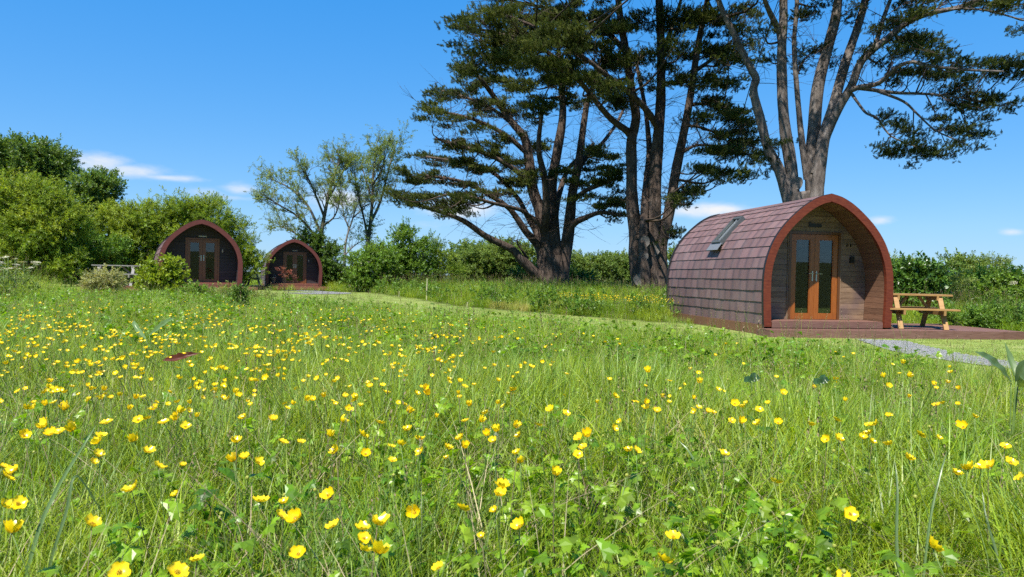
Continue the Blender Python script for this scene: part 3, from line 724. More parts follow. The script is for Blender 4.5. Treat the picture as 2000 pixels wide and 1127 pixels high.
    # fittings on the wall
    if sign == 'dark':
        mb = MB(); mb.box((-.06, hood - .022, dz1 + .16), (.24, hood - .004, dz1 + .23)); mb.box((-.055, hood - .026, dz1 + .20), (-.02, hood - .0225, dz1 + .26)); mb.build('name_plaque', M['black'], root)
        mb = MB(); mb.box((.93, hood - .06, 1.37), (1.02, hood - .004, 1.47)); mb.prism([(.925, 1.471), (1.025, 1.471), (1.0, 1.51), (.95, 1.51)], hood - .065, hood - .004); mb.build('wall_lamp', M['black'], root)
        for xk in (.86, .95):
            mb = MB(); mb.box((xk - .012, hood - .012, 1.72), (xk + .012, hood - .004, 1.79)); mb.tube([(xk, hood - .01, 1.74), (xk, hood - .05, 1.735), (xk, hood - .055, 1.765)], [.006, .006, .004], 5); mb.build('wall_hook', M['black'], root)
    else:
        MB().box((-.05, hood - .02, dz1 + .10), (.24, hood - .004, dz1 + .15)).build('name_plaque', M['signpale'], root)
        MB().box((.80, hood - .03, 1.30), (.84, hood - .004, 1.42)).build('wall_lamp', M['signpale'], root)
    if skylight:
        # roof window on the camera side, lying on the slope
        tm = .235 * 6.1 + .04 + .75; p = pt(tm); q = pt(tm + .05); d = (q - p) / np.linalg.norm(q - p)
        up = Vector((-d[0], 0, d[1])); al = Vector((0, -1, 0)); nr = al.cross(up)
        base = p + np.array([1, 0]) * 0
        e = empty('roof_window', (0, 0, 0)); e.parent = root
        e.matrix_local = Matrix(((al.x, up.x, nr.x, -p[0]), (al.y, up.y, nr.y, 2.62), (al.z, up.z, nr.z, p[1]), (0, 0, 0, 1)))
        w2, h2 = .235, .43
        mb = MB(); mb.box((-w2, -h2, -.02), (w2, -h2 + .07, .085)); mb.box((-w2, h2 - .07, -.02), (w2, h2, .085)); mb.box((-w2, -h2 + .0705, -.02), (-w2 + .06, h2 - .0705, .08)); mb.box((w2 - .06, -h2 + .0705, -.02), (w2, h2 - .0705, .08)); mb.build('window_frame', M['lead'], e)
        MB().box((-w2 + .0605, -h2 + .071, .02), (w2 - .0605, h2 - .071, .035)).build('pane', M['glass'], e)
        mb = MB(); mb.box((-.02, -h2 + .072, .036), (.02, h2 - .072, .06)); mb.build('glazing_bar', M['leadlt'], e)
        mb = MB(); mb.add([(-w2 - .07, -h2 - .20, .012), (w2 + .07, -h2 - .20, .012), (w2 + .07, -h2 + .0, .036), (-w2 - .07, -h2, .036), (-w2 - .07, -h2 - .20, .022), (w2 + .07, -h2 - .20, .022), (w2 + .07, -h2, .046), (-w2 - .07, -h2, .046)], [(3, 2, 1, 0), (4, 5, 6, 7), (0, 1, 5, 4), (1, 2, 6, 5), (2, 3, 7, 6), (3, 0, 4, 7)]); mb.build('flashing', M['leadlt'], e)
    return root

POD_Z = -.085
pod_a = make_pod('camping_pod', (6.605, 15.397, POD_Z), R_(-9.4), 2.755, 5.3, 'largest wooden arched pod beside the picnic table, with a roof window in its tiles', skylight=True, sign='dark')
pod_b = make_pod('camping_pod', (-11.735, 27.83, .262), R_(-27.7), 2.48, 5.4, 'dark-fronted arched pod behind the lime green shrub, with oak-brown glazed doors', dark=True, hood=.75, blind='right')
pod_c = make_pod('camping_pod', (-11.715, 39.6, .115), R_(-21.2), 2.48, 5.4, 'smallest, farthest arched pod below the ivy-clad trees, with red-leaved stems before it', dark=True, hood=.75, blind=None)

# ------------------------------------------------------------------ decks
def make_deck(name, pod, u0, u1, y0, y1, ztop, zbot, mat, label, notch=None):
    """boards run along the pod's width; pod-local coordinates"""
    root = empty(name, pod.location, pod.rotation_euler.z); tag(root, label, 'deck', 'timber decks of the pods')
    y = y0 + .03
    while y < y1:
        segs = [(u0, u1)] if (notch is None or y + .13 < notch[2]) else [(u0, notch[0]), (notch[1], u1)]
        for (a, c) in segs:
            if c - a < .1: continue
            cuts = [a] + [a + k * 2.4 for k in range(1, 6) if a + k * 2.4 < c - .4] + [c]
            for p, q in zip(cuts[:-1], cuts[1:]):
                MB().box((p, y, ztop - .028), (q - .004, y + .134, ztop - rng.uniform(0, .003))).build('deck_board', mat, root)
        y += .140
    cuts = [u0] + [u0 + k * 1.75 for k in range(1, 8) if u0 + k * 1.75 < u1 - .4] + [u1]
    for p, q in zip(cuts[:-1], cuts[1:]):
        MB().box((p, y0, zbot), (q - .005, y0 + .026, ztop - .004)).build('edge_board', mat, root)
    MB().box((u1 - .03, y0 + .03, zbot), (u1 - .002, y1, ztop - .031)).build('edge_board', mat, root)
    MB().box((u0 + .002, y0 + .03, zbot), (u0 + .03, min(y1, notch[2] if notch else y1), ztop - .031)).build('edge_board', mat, root)
    for k in range(3): MB().box(((notch[1] if notch and notch[1] < u1 - 1 else u0) + .05, y0 + .3 + k * (y1 - y0 - .5) / 3, zbot + .02), ((notch[0] if notch and notch[1] >= u1 - 1 else u1) - .05, y0 + .36 + k * (y1 - y0 - .5) / 3, ztop - .03)).build('joist', M['shell'], root)
    return root
deck_a = make_deck('timber_deck', pod_a, -1.62, 4.15, -.62, 1.9, -.022, -.20, M['deck'], 'brown timber deck in front of the largest pod, carrying the new picnic table', notch=(-1.62, 1.52, -.05))
deck_b = make_deck('timber_deck', pod_b, -3.9, 1.9, -1.0, 1.2, -.022, -.19, M['deck2'], 'reddish timber deck under the dark pod behind the lime green shrub', notch=(-1.52, 1.9, -.05))
deck_c = make_deck('timber_deck', pod_c, -3.8, 1.75, -.9, 1.2, -.022, -.19, M['deck2'], 'reddish timber deck of the smallest, farthest pod', notch=(-1.52, 1.75, -.05))

# ------------------------------------------------------------------ picnic tables
M['pine'] = wood_mat('new_pine', (.330, .175, .055), (.440, .255, .092), .55, (5, 50, 50), .2, .12, .35)
M['grey'] = wood_mat('silvered_timber', (.240, .225, .205), (.340, .320, .290), .8, (5, 50, 50), .3, .12, .2)
def picnic_table(loc, rz, mat, label, length=1.45):
    t = empty('picnic_table', loc, rz); tag(t, label, 'picnic table', 'picnic tables on the decks')
    hl = length / 2
    for k in range(5):
        y = -.33 + k * .142; MB().box((-hl, y, .705), (hl, y + .132, .742)).build('table_plank', mat, t)
    for s in (-1, 1):
        for k in range(2):
            y = s * .62 - .13 + k * .136; MB().box((-hl, y, .405), (hl, y + .126, .440)).build('seat_plank', mat, t)
    for sx in (-1, 1):
        x = sx * (hl - .24)
        for s in (-1, 1):
            MB().bar((x, s * .70, 0.0), (x, s * .26, .702), .045, .095, (1, 0, 0)).build('leg', mat, t)
        MB().box((x - sx * .050 - .0225, -.75, .305), (x - sx * .050 + .0225, .75, .402)).build('seat_bearer', mat, t)
        MB().box((x - sx * .050 - .0225, -.33, .610), (x - sx * .050 + .0225, .37, .703)).build('top_bearer', mat, t)
        MB().bar((x - sx * .09, 0, .37), (sx * .12, 0, .69), .045, .07, (0, 1, 0)).build('brace', mat, t)
    return t
def pod_pt(pod, u, y, z=0.0): return pod.matrix_basis @ Vector((u, y, z))
_bz = -.022
picnic_table(pod_pt(pod_a, 2.30, .42, _bz), pod_a.rotation_euler.z + R_(-20), M['pine'], 'honey-coloured picnic table on the deck beside the largest pod', 1.36)
picnic_table(pod_pt(pod_b, -2.75, .05, _bz), pod_b.rotation_euler.z + R_(-14), M['grey'], 'weathered grey picnic table between the pale shrub and the lime green shrub', 1.6)
picnic_table(pod_pt(pod_c, -2.45, .1, _bz), pod_c.rotation_euler.z + R_(24), M['grey'], 'weathered grey picnic table between the two dark pods', 1.4)

# bucket in the farthest porch
bk = empty('bucket', pod_pt(pod_c, -1.05, .28, .118)); tag(bk, 'small grey bucket in the porch of the farthest pod', 'bucket')
M['bucket'] = plain_mat('grey_plastic', (.20, .23, .26), .5)
MB().lathe([(.0, .005), (.11, .005), (.15, .30), (.16, .30), (.16, .315), (.14, .315), (.105, .02), (0, .02)], 14).build('body', M['bucket'], bk, True)
MB().tube(catmull([(-.15, 0, .30), (-.10, 0, .40), (0, 0, .43), (.10, 0, .40), (.15, 0, .30)], 4), .006, 5).build('handle', M['chrome'], bk)

# marker canes at the edge of the mown strip
M['cane'] = plain_mat('pale_cane', (.55, .50, .30), .7)
def cane(px, py0, py1, label, z=-.12, th=.014):
    b0 = onz(px, py1, z); g = Tz(b0[0], b0[1]); h = (py1 - py0) / F_PX * b0[1]
    o = MB().tube([(0, 0, -.15), (0.005, 0, h * .5), (.012, 0.01, h)], [th, th * .95, th * .8], 7).build('marker_cane', M['cane'])
    o.location = (b0[0], b0[1], g); tag(o, label, 'cane', 'marker canes at the lawn edge')
cane(833, 545, 588, 'tall pale marker cane at the edge of the mown strip', th=.022)
cane(779, 570, 582, 'short pale peg just left of the tall marker cane')
cane(862, 575, 590, 'short pale peg just right of the tall marker cane')
cane(912, 588, 602, 'low pale peg farthest right along the mown strip')

# ------------------------------------------------------------------ cypresses
M['bark'] = bark_mat('cypress_bark', (.050, .034, .027), (.110, .080, .064), (.190, .148, .122), None)  # shade on these trunks is put into the darker bark colour
M['bark2'] = bark_mat('grey_cypress_bark', (.075, .060, .052), (.170, .142, .125), (.300, .262, .235), None)
M['twig'] = bark_mat('cypress_twig', (.045, .032, .024), (.085, .062, .046), (.150, .115, .090), None, 1, 3, .3)
M['cut'] = plain_mat('sawn_wood', (.165, .145, .128), .85, noise=.35, scale=9)
M['cyp'] = leaf_mat('cypress_foliage', [(.042, .060, .016), (.085, .115, .024), (.175, .195, .042), (.150, .215, .038)], .32, .6, .2, (1.2, 1.2, .5), .3)
proto('cyp', [pmesh('cypress_sprig', cypress_sprig(pr), M['cyp']) for _ in range(6)])

def limb_world(L, Z, thick=.70):
    """L = (points [(px,py,depth offset)], r0 px, r1 px) -> smooth world polyline and radii"""
    pts, r0, r1 = L
    P = np.array([at(p[0], p[1], Z + (p[2] if len(p) > 2 else 0)) for p in pts])
    C = catmull(P, 5); k = Z / F_PX
    t = np.linspace(0, 1, len(C)); return C, (r0 + (r1 - r0) * t ** .7) * k * thick

def cypress(label, base_px, Z, limbs, pads, scars, seed, barkm, sib=1, sprig=(.22, .38), dens=70, extra_twigs=90, tint=(.0, 1.0), label_group='old cypress trees', high=(), twig_z=2.4, sibp=.6):
    r = np.random.default_rng(seed)
    b0 = at(*base_px, Z); bx, by = b0[0], b0[1]; bz = Tz(bx, by)
    root = empty('cypress_tree', (bx, by, bz)); tag(root, label, 'tree', label_group)
    org = np.array([bx, by, bz])
    V = []; Fc = []; allp = []; allr = []
    for i, L in enumerate(limbs):
        C, rad = limb_world(L, Z)
        n = 14 if rad[0] > .2 else (9 if rad[0] > .09 else 6)
        v, f = tube_arrays(C, rad, n, .10 if rad[0] > .12 else .05, seed * 50 + i)
        b = len(V); V.extend((v - org).tolist()); Fc.extend([tuple(x + b for x in q) for q in f]); allp.append(C); allr.append(rad)
    mobj('trunk', make_mesh('trunk', V, Fc, barkm, True), root)
    AP = np.vstack([c[2:] for c in allp]); AR = np.concatenate([a[2:] for a in allr])
    ctr = np.array([bx, by])
    tw = MB(); P, D, S, TI = [], [], [], []
    full = []
    for p in pads:
        px, py, rx, ry = p[:4]
        w = at(px, py, Z); full.append((w, rx * Z / F_PX * 1.08, ry * Z / F_PX * 1.05, True))
    for (dx, dy, z, rx) in high:                 # crown out of view above, added towards the sun to shade the stems
        full.append((np.array([bx + dx, by + dy, z]), rx, .45, False))
    out = []
    for w, rx, ry, main in full:
        if not main: out.append((w, rx, ry)); continue
        d = np.linalg.norm((AP - w) * [1, .35, 1], axis=1); w = w.copy()
        w[1] = AP[d.argmin(), 1] + r.uniform(-.9, .9)
        # keep its place in the view while it moves in depth
        k = w[1] / Z; w[0] = w[0] * k; w[2] = CZ + (w[2] - CZ) * k
        out.append((w, rx, ry))
        for s_ in range(sib if r.uniform() < sibp else 0):
            dy = r.choice([-1, 1]) * r.uniform(1.0, 2.8); k2 = (w[1] + dy) / w[1]; q = np.array([w[0] * k2 + r.uniform(-.3, .6) * rx * np.sign(bx - w[0]), w[1] + dy, CZ + (w[2] - CZ) * k2 + r.uniform(-.15, .2)]); out.append((q, rx * r.uniform(.6, 1), ry))
    for w, rx, ry in out:
        d = AP - w; hd = np.linalg.norm(AP[:, :2] - ctr, axis=1); wd = np.linalg.norm(w[:2] - ctr)
        cost = np.linalg.norm(d, axis=1) + 1.2 * np.maximum(0, hd - wd * .85) + .8 * np.maximum(0, AP[:, 2] - w[2]) + .3 * np.maximum(0, w[2] - AP[:, 2] - 2)
        k = int(cost.argmin()); s0 = AP[k]; ln = np.linalg.norm(w - s0)
        outw = np.array([w[0] - bx, w[1] - by, 0]); outw /= np.linalg.norm(outw) + 1e-6
        # branch to the pad, then forking twigs through it
        mid = s0 + (w - s0) * .5 + np.array([r.normal(0, .08), r.normal(0, .08), -.12]) * ln
        br = min(AR[k] * .6, .026 + .016 * ln)
        C = catmull([s0, mid, w], 4); tw.tube(C - org, np.linspace(br, .012, len(C)), 5)
        for _ in range(5):
            e = w + outw * r.uniform(-.2, 1.0) * rx + np.array([r.normal(0, .5) * rx, r.normal(0, .5) * rx, r.uniform(-.4, .6) * ry])
            a = C[r.integers(len(C) // 2, len(C))]
            tw.tube(catmull([a, (a + e) / 2 + r.normal(0, .06, 3), e], 2) - org, np.linspace(.012, .004, 5), 3)
        n = int(dens * (rx * rx * 2.2 + .15)); n = max(14, min(n, 520))
        # plates: flat discs, thicker towards the middle, lumpy
        nl = max(3, int(3 + rx * 4)); lc = np.stack([r.normal(0, .55, nl) * rx, r.normal(0, .5, nl) * rx, r.normal(0, .26, nl) * ry], 1); lc[:, 2] += lc[:, 0] * r.normal(0, .16) + lc[:, 1] * r.normal(0, .16) - .22 * np.abs(lc[:, 0]) * ry / max(rx, .1); lc[:, 2] += np.where(r.uniform(0, 1, nl) < .22, -r.uniform(.1, .35, nl), 0)
        li = r.integers(0, nl, n)
        q = lc[li] + r.normal(0, 1, (n, 3)) * [.20, .20, .050]
        dd = outw[None] * r.uniform(.1, 1.0, (n, 1)) + r.normal(0, .45, (n, 3)) + np.array([0, 0, .75])
        P.append(w + q); D.append(dd); S.append(r.uniform(*sprig, n) * r.uniform(.8, 1.1)); TI.append(np.clip(r.uniform(*tint) * .55 + (lc[li, 2] / max(ry, .05)) * .12 + r.uniform(-.15, .35, n), 0, 1))  # sprigs nearer a pad's top are paler: its lit top put into the tint
    for _ in range(extra_twigs):
        k = r.integers(0, len(AP)); 
        if AP[k, 2] < twig_z: continue
        e = AP[k] + np.array([r.normal(0, .7), r.normal(0, .7), r.uniform(-.3, .9)])
        C = catmull([AP[k], (AP[k] + e) / 2 + r.normal(0, .1, 3), e], 3); tw.tube(C - org, np.linspace(.016, .004, len(C)), 3)
        for _ in range(3):
            e2 = e + r.normal(0, .35, 3); tw.tube(np.array([C[3], (C[3] + e2) / 2 + r.normal(0, .05, 3), e2]) - org, [.008, .006, .003], 3)
    tw.build('branches', M['twig'], root, True, 'stuff')
    P = np.vstack(P) - org
    scatter('crown', 'cyp', P, np.vstack(D), scl=np.concatenate(S), tint=np.concatenate(TI), parent=root)
    from mathutils.bvhtree import BVHTree
    bv = BVHTree.FromPolygons([Vector(v) for v in V], Fc)
    for (px, py, rx, ry, dof) in scars:
        d = ray(px, py); hit, nrm, _, _ = bv.ray_cast(Vector(np.array([0, 0, CZ]) - org), Vector(d))
        if hit is None: continue
        k = Z / F_PX; m_ = 14; mb = MB(); nv = Vector((-d[0], -d[1], 0)).normalized() * .7 + nrm * .3; nv.z *= .3
        ring = [(rx * k * math.cos(a) * (1 + .06 * math.sin(2 * a + px)), ry * k * math.sin(a) * (1 + .08 * math.sin(3 * a)), .012) for a in np.linspace(0, 6.283, m_, endpoint=False)]
        ring2 = [(x * 1.22, y * 1.22, -.22) for x, y, _ in ring]; ring1 = [(x * 1.10, y * 1.10, .020) for x, y, _ in ring]
        mb.add(ring + ring1 + ring2 + [(0, 0, .004)], [(i, (i + 1) % m_, m_ * 3) for i in range(m_)] + [(i, i + m_, (i + 1) % m_ + m_, (i + 1) % m_) for i in range(m_)] + [(i + m_, i + 2 * m_, (i + 1) % m_ + 2 * m_, (i + 1) % m_ + m_) for i in range(m_)])
        o = mb.build('branch_scar', M['cut'], root); o.matrix_local = Matrix.Translation(hit) @ nv.to_track_quat('Z', 'Y').to_matrix().to_4x4()
    return root

def HI(Z, seed):
    r = np.random.default_rng(seed + 400); o = []
    for _ in range(26):
        dx, dy = r.uniform(-6, 4), r.uniform(-8.5, 3); zm = .385 * (Z + dy) + .85 + 1.4
        o.append((dx, dy, zm + r.uniform(0, 3.5), r.uniform(.9, 1.5)))
    return o
# leftmost, widest cypress
c1_limbs = [
    ([(1076, 566), (1072, 520), (1069, 479), (1056, 415), (1040, 367), (1027, 277), (1000, 239), (963, 186), (935, 150, -1)], 30, 5),
    ([(1084, 566), (1084, 520), (1082, 468), (1077, 372), (1088, 298), (1099, 229), (1096, 160), (1090, 90, 1)], 27, 6),
    ([(1094, 566), (1101, 520), (1110, 452), (1117, 383), (1130, 319), (1141, 239), (1152, 186), (1190, 100, 1)], 24, 5),
    ([(1068, 562), (1064, 530), (1060, 500), (1062, 460), (1066, 420, -1), (1064, 350, -1.5), (1052, 290, -2), (1060, 210, -2.5)], 24, 5),
    ([(1125, 335), (1150, 300, .5), (1170, 287, 1), (1202, 245, 2), (1218, 213, 2.5)], 9, 4),
    ([(1096, 490), (1117, 441, -.5), (1144, 425, -1), (1175, 415, -1.5), (1215, 420, -2)], 13, 4),
    ([(1112, 400), (1140, 375, -1), (1175, 360, -2), (1210, 345, -2.5)], 9, 3),
    ([(1060, 548), (1030, 519, -.4), (1016, 505, -.6), (1000, 487, -.8), (952, 463, -1.4), (910, 434, -1.8), (878, 420, -2), (814, 399, -2.2), (772, 380, -2.4)], 17, 3),
    ([(1062, 510), (1050, 479), (1027, 452, -.5), (1005, 420, -.8), (984, 399, -1.1), (931, 367, -1.6), (888, 351, -2), (816, 341, -2.2)], 14, 3),
    ([(1060, 480), (1045, 448, .3), (1027, 415, .5), (1008, 383, .8), (960, 335, 1.2), (905, 318, 1.6), (832, 306, 2)], 12, 3),
    ([(1066, 470), (1055, 440, -.6), (1032, 420, -1), (1010, 408, -1.6), (960, 396, -2.4), (920, 385, -3), (870, 380, -3.4)], 9, 3),
    ([(1040, 367), (1010, 335, -.5), (960, 305, -1), (900, 285, -1.4), (850, 270, -1.8)], 10, 3),
    ([(1031, 300), (985, 262, -.4), (930, 235, -.8), (880, 222, -1), (835, 212, -1.2)], 8, 3),
    ([(1010, 250), (965, 215, .5), (915, 192, .8), (862, 177, 1)], 7, 2.5),
    ([(1082, 440), (1092, 380, 1), (1110, 330, 2), (1140, 300, 3), (1160, 280, 3.5)], 11, 4),
    ([(1030, 505), (1022, 492, -.5), (1012, 478, -.8), (1010, 468, -.9)], 5, 2),
]
c1_pads = [(776, 381, 20, 6), (805, 384, 30, 8), (840, 390, 34, 10), (878, 400, 32, 9), (905, 398, 22, 8), (800, 342, 24, 7), (835, 346, 32, 9), (880, 356, 34, 10), (915, 362, 26, 8),
           (825, 306, 20, 6), (860, 312, 30, 9), (905, 320, 36, 10), (945, 330, 34, 10), (885, 283, 30, 11), (930, 290, 40, 13), (975, 300, 36, 12), (1005, 318, 26, 10),
           (828, 212, 18, 5), (858, 222, 26, 8), (895, 236, 28, 10), (920, 245, 24, 10), (852, 177, 18, 5), (888, 186, 30, 9), (930, 196, 34, 12), (975, 205, 38, 14), (1010, 225, 36, 14),
           (918, 160, 30, 9), (965, 160, 40, 14), (1020, 165, 44, 18), (1075, 165, 44, 20), (1120, 190, 40, 16), (1040, 205, 36, 14), (1060, 130, 50, 18), (1120, 140, 44, 18), (1170, 160, 36, 16),
           (1110, 335, 26, 9), (1165, 300, 30, 9), (1195, 308, 24, 8), (1200, 338, 32, 10), (1175, 362, 34, 10), (1150, 385, 30, 8), (1210, 395, 26, 8), (1175, 405, 34, 7), (1205, 422, 18, 6), (1130, 360, 26, 9),
           (1000, 358, 30, 8), (975, 378, 26, 7), (1030, 335, 24, 8), (930, 384, 24, 6), (880, 380, 20, 6), (1045, 290, 26, 10), (1000, 270, 24, 8), (960, 258, 22, 8), (1140, 330, 24, 8), (1185, 330, 22, 8)]
cypress('wide-spreading old cypress with a low limb reaching out over the hedge', (1082, 566), 37.0, c1_limbs, c1_pads, [(1020, 494, 7, 8, -1.05)], 3, M['bark'], sib=1, sprig=(.16, .29), dens=150, extra_twigs=560, tint=(.1, 1.0))
# middle cypress
c2_limbs = [
    ([(1256, 578), (1246, 530), (1242, 500), (1240, 449), (1234, 394), (1234, 336), (1234, 277), (1242, 230), (1234, 183), (1222, 100), (1210, 20), (1200, -90)], 25, 8),
    ([(1273, 578), (1273, 492), (1277, 410), (1281, 336), (1285, 277), (1289, 219), (1291, 160), (1290, 60), (1285, -60), (1285, -170)], 26, 8),
    ([(1289, 578), (1291, 530), (1293, 472), (1308, 410), (1320, 336), (1332, 277), (1343, 219), (1351, 168), (1365, 80), (1385, -20), (1395, -120)], 21, 6),
    ([(1262, 570, -.7), (1258, 520, -.7), (1256, 470, -.6), (1258, 420, -.3), (1262, 363, .3), (1268, 300, .8), (1266, 258, 1.2), (1258, 200, 2), (1240, 110, 3)], 17, 5),
    ([(1234, 268), (1225, 256), (1195, 234, -.7), (1168, 203, -1.2), (1140, 168, -1.6), (1100, 125, -2), (1040, 85, -2.4), (960, 62, -2.8), (910, 55, -3)], 12, 3),
    ([(1285, 250), (1268, 222, -.8), (1240, 190, -1.4), (1190, 150, -2), (1130, 105, -2.4), (1060, 60, -2.8), (990, 30, -3)], 11, 3),
    ([(1222, 100), (1180, 60, 1), (1120, 30, 2), (1040, 10, 2.5), (970, -5, 3)], 9, 3),
    ([(1330, 300), (1345, 290), (1362, 284), (1392, 285, -.6), (1449, 297, -1.2), (1488, 318, -1.6)], 6, 2),
    ([(1338, 245), (1365, 248), (1395, 258, .8), (1432, 273, 1.4), (1475, 288, 1.8)], 5, 2),
    ([(1345, 205), (1370, 203), (1400, 208, -1), (1450, 222, -2)], 6, 2),
    ([(1356, 140), (1385, 120), (1415, 100, 1), (1450, 75, 2)], 7, 2),
    ([(1310, 400), (1322, 385, .8), (1340, 376, 1.2), (1362, 376, 1.5)], 5, 2),
    ([(1290, 120), (1310, 60, 1), (1330, 0, 2), (1345, -60, 3)], 9, 3),
]
c2_pads = [(1398, 208, 34, 10), (1432, 222, 30, 10), (1455, 245, 28, 10), (1420, 262, 30, 9), (1462, 280, 28, 9), (1484, 305, 18, 8), (1440, 300, 26, 7), (1398, 295, 24, 6), (1385, 330, 24, 6), (1420, 335, 22, 7), (1405, 345, 14, 5), (1455, 338, 14, 6),
           (1340, 376, 22, 6), (1362, 372, 14, 4), (1318, 455, 14, 8), (1330, 390, 16, 5), (1370, 230, 22, 8),
           (1400, 100, 34, 18), (1385, 150, 30, 16), (1425, 60, 36, 20), (1440, 110, 26, 14), (1420, 165, 28, 12), (1395, 30, 44, 22), (1455, 25, 34, 18), (1470, 90, 16, 10),
           (905, 52, 18, 7), (940, 42, 30, 11), (925, 78, 26, 8), (915, 110, 22, 7), (905, 140, 18, 5), (975, 22, 40, 16), (965, 85, 40, 12), (955, 125, 40, 10), (1010, 62, 44, 18), (1050, 35, 50, 22), (1010, 105, 44, 16), (1060, 90, 46, 20), (1100, 25, 50, 24), (1110, 75, 46, 24), (1070, 130, 46, 16), (1150, 40, 46, 28), (1155, 100, 44, 24), (1125, 150, 40, 14), (1200, 50, 44, 30), (1195, 120, 40, 20), (1185, 175, 34, 10),
           (1250, 40, 46, 30), (1245, 110, 36, 18), (1300, 40, 46, 30), (1320, 100, 36, 22), (1345, 40, 44, 26), (1330, 155, 28, 12), (1210, 195, 24, 8), (1270, 160, 26, 12),
           (1000, -40, 80, 26), (1100, -50, 90, 30), (1200, -60, 90, 34), (1300, -60, 90, 34), (1400, -50, 80, 28), (1150, -130, 100, 34), (1260, -150, 100, 34), (1370, -130, 90, 30), (1270, -230, 90, 30)]
cypress('tall cypress with three bare straight stems standing nearest the left side of the largest pod', (1272, 578), 30.0, c2_limbs, c2_pads, [(1260, 471, 8, 10, -1.05), (1279, 486, 9, 12, -.95), (1251, 546, 12, 11, -.95), (1262, 500, 4, 6, -.95)], 5, M['bark'], sib=2, sprig=(.16, .29), dens=140, extra_twigs=480, sibp=.85, tint=(.0, .85), high=HI(30, 2))
# cypress behind the large pod
c3_limbs = [
    ([(1572, 590), (1570, 480), (1569, 410), (1566, 375)], 42, 30),
    ([(1552, 420), (1538, 387), (1521, 332), (1500, 290), (1487, 238), (1472, 179), (1476, 153), (1458, 119), (1436, 72), (1411, 21), (1395, -25), (1375, -80)], 18, 6),
    ([(1556, 420), (1549, 383), (1545, 324), (1534, 255), (1528, 192), (1526, 106), (1530, 43), (1530, -30), (1525, -120)], 22, 9),
    ([(1527, 95), (1521, 60), (1500, 17, -.4), (1487, -20, -.8), (1465, -80, -1)], 10, 5),
    ([(1578, 350), (1572, 315), (1564, 255), (1556, 170), (1551, 85), (1556, 20), (1558, -50)], 11, 5),
    ([(1582, 420), (1588, 383), (1585, 319), (1590, 255), (1598, 170), (1619, 85), (1632, 34), (1640, -30), (1648, -120)], 25, 10),
    ([(1592, 410, -.6), (1597, 366, -.6), (1607, 277, -.5), (1628, 204, -.4), (1653, 119), (1675, 55), (1692, -10), (1705, -90)], 21, 8),
    ([(1596, 340, -.5), (1609, 275, -.5), (1636, 213, -.6), (1662, 170, -.8), (1683, 119, -1), (1726, 81, -1.2), (1768, 47, -1.4), (1811, 28, -1.6), (1875, 13, -1.9), (1925, -8, -2.2)], 17, 4),
    ([(1703, 99, -1), (1712, 80, -1), (1726, 34, -.8), (1743, -12, -.6), (1760, -70, 0)], 8, 4),
    ([(1848, 20, -1.8), (1880, 17, -2.2), (1930, 21, -2.6), (2000, 40, -3)], 4, 2),
    ([(1658, 178, -.8), (1680, 170, -1.2), (1717, 162, -1.8), (1751, 132, -2.4), (1781, 121, -2.8), (1811, 128, -3.2), (1883, 136, -3.8), (1960, 140, -4.2)], 8, 2.5),
    ([(1672, 171, -1.1), (1747, 181, -1), (1798, 183, -.8), (1849, 187, -.6), (1930, 200, -.4)], 6, 2),
    ([(1712, 177, -1.1), (1764, 198, -1.6), (1790, 221, -2), (1828, 255, -2.4), (1885, 280, -2.8)], 4.5, 1.5),
    ([(1664, 184, -.8), (1675, 200, -1.1), (1692, 221, -1.4), (1713, 230, -1.6), (1730, 255, -1.8), (1751, 272, -2), (1815, 296, -2.4)], 4.5, 1.5),
    ([(1555, 150, .2), (1570, 118, 1), (1590, 100, 2), (1610, 96, 3)], 4, 2),
]
c3_pads = [(1755, 78, 26, 11), (1785, 72, 28, 14), (1815, 82, 28, 13), (1838, 95, 22, 9), (1830, 112, 22, 7), (1795, 100, 24, 9), (1745, 105, 18, 8), (1750, 40, 30, 12), (1715, 55, 20, 12), (1790, 30, 26, 8), (1690, 95, 14, 10), (1720, 125, 14, 8),
           (1775, 138, 28, 9), (1810, 146, 32, 10), (1850, 152, 32, 10), (1885, 162, 30, 10), (1905, 128, 28, 9), (1940, 124, 30, 9), (1978, 126, 30, 9), (2010, 130, 30, 9), (1930, 145, 26, 7), (1860, 178, 30, 9), (1900, 188, 28, 8), (1935, 192, 26, 6), (1968, 202, 24, 4), (1915, 212, 22, 6), (1875, 205, 20, 7), (1735, 150, 16, 8), (1890, 230, 14, 5),
           (1850, 250, 24, 7), (1880, 262, 26, 6), (1905, 272, 18, 4), (1828, 232, 16, 7), (1800, 262, 14, 6), (1865, 282, 14, 4),
           (1752, 240, 20, 9), (1735, 228, 12, 6), (1770, 255, 14, 7), (1728, 302, 22, 7), (1722, 286, 14, 6), (1770, 288, 20, 5), (1800, 297, 20, 4), (1832, 307, 22, 4), (1795, 285, 14, 5),
           (1590, 98, 20, 7), (1612, 112, 14, 5), (1560, 118, 14, 5), (1575, 30, 22, 8), (1595, 10, 22, 8), (1660, 20, 18, 12), (1505, 118, 14, 7), (1495, 60, 20, 9), (1520, 285, 10, 4), (1500, 320, 12, 5),
           (1980, 12, 34, 9), (1930, 2, 36, 9), (2040, 30, 40, 10), (1860, -12, 44, 12), (1790, -20, 44, 14), (1720, -30, 44, 16), (1640, -50, 60, 20), (1560, -60, 60, 22), (1470, -60, 60, 22), (1380, -90, 60, 20), (1700, -100, 80, 24), (1600, -130, 80, 24), (1500, -130, 80, 24)]
cypress('pale-stemmed cypress rising behind the largest pod, its dark boughs reaching towards the picnic table', (1572, 590), 25.0, c3_limbs, c3_pads, [(1557, 357, 10, 11, -1.0), (1468, 185, 5, 5, -.3)], 9, M['bark2'], sib=0, sprig=(.14, .25), dens=210, extra_twigs=200, tint=(0, .5), high=HI(25, 3), twig_z=7.0)

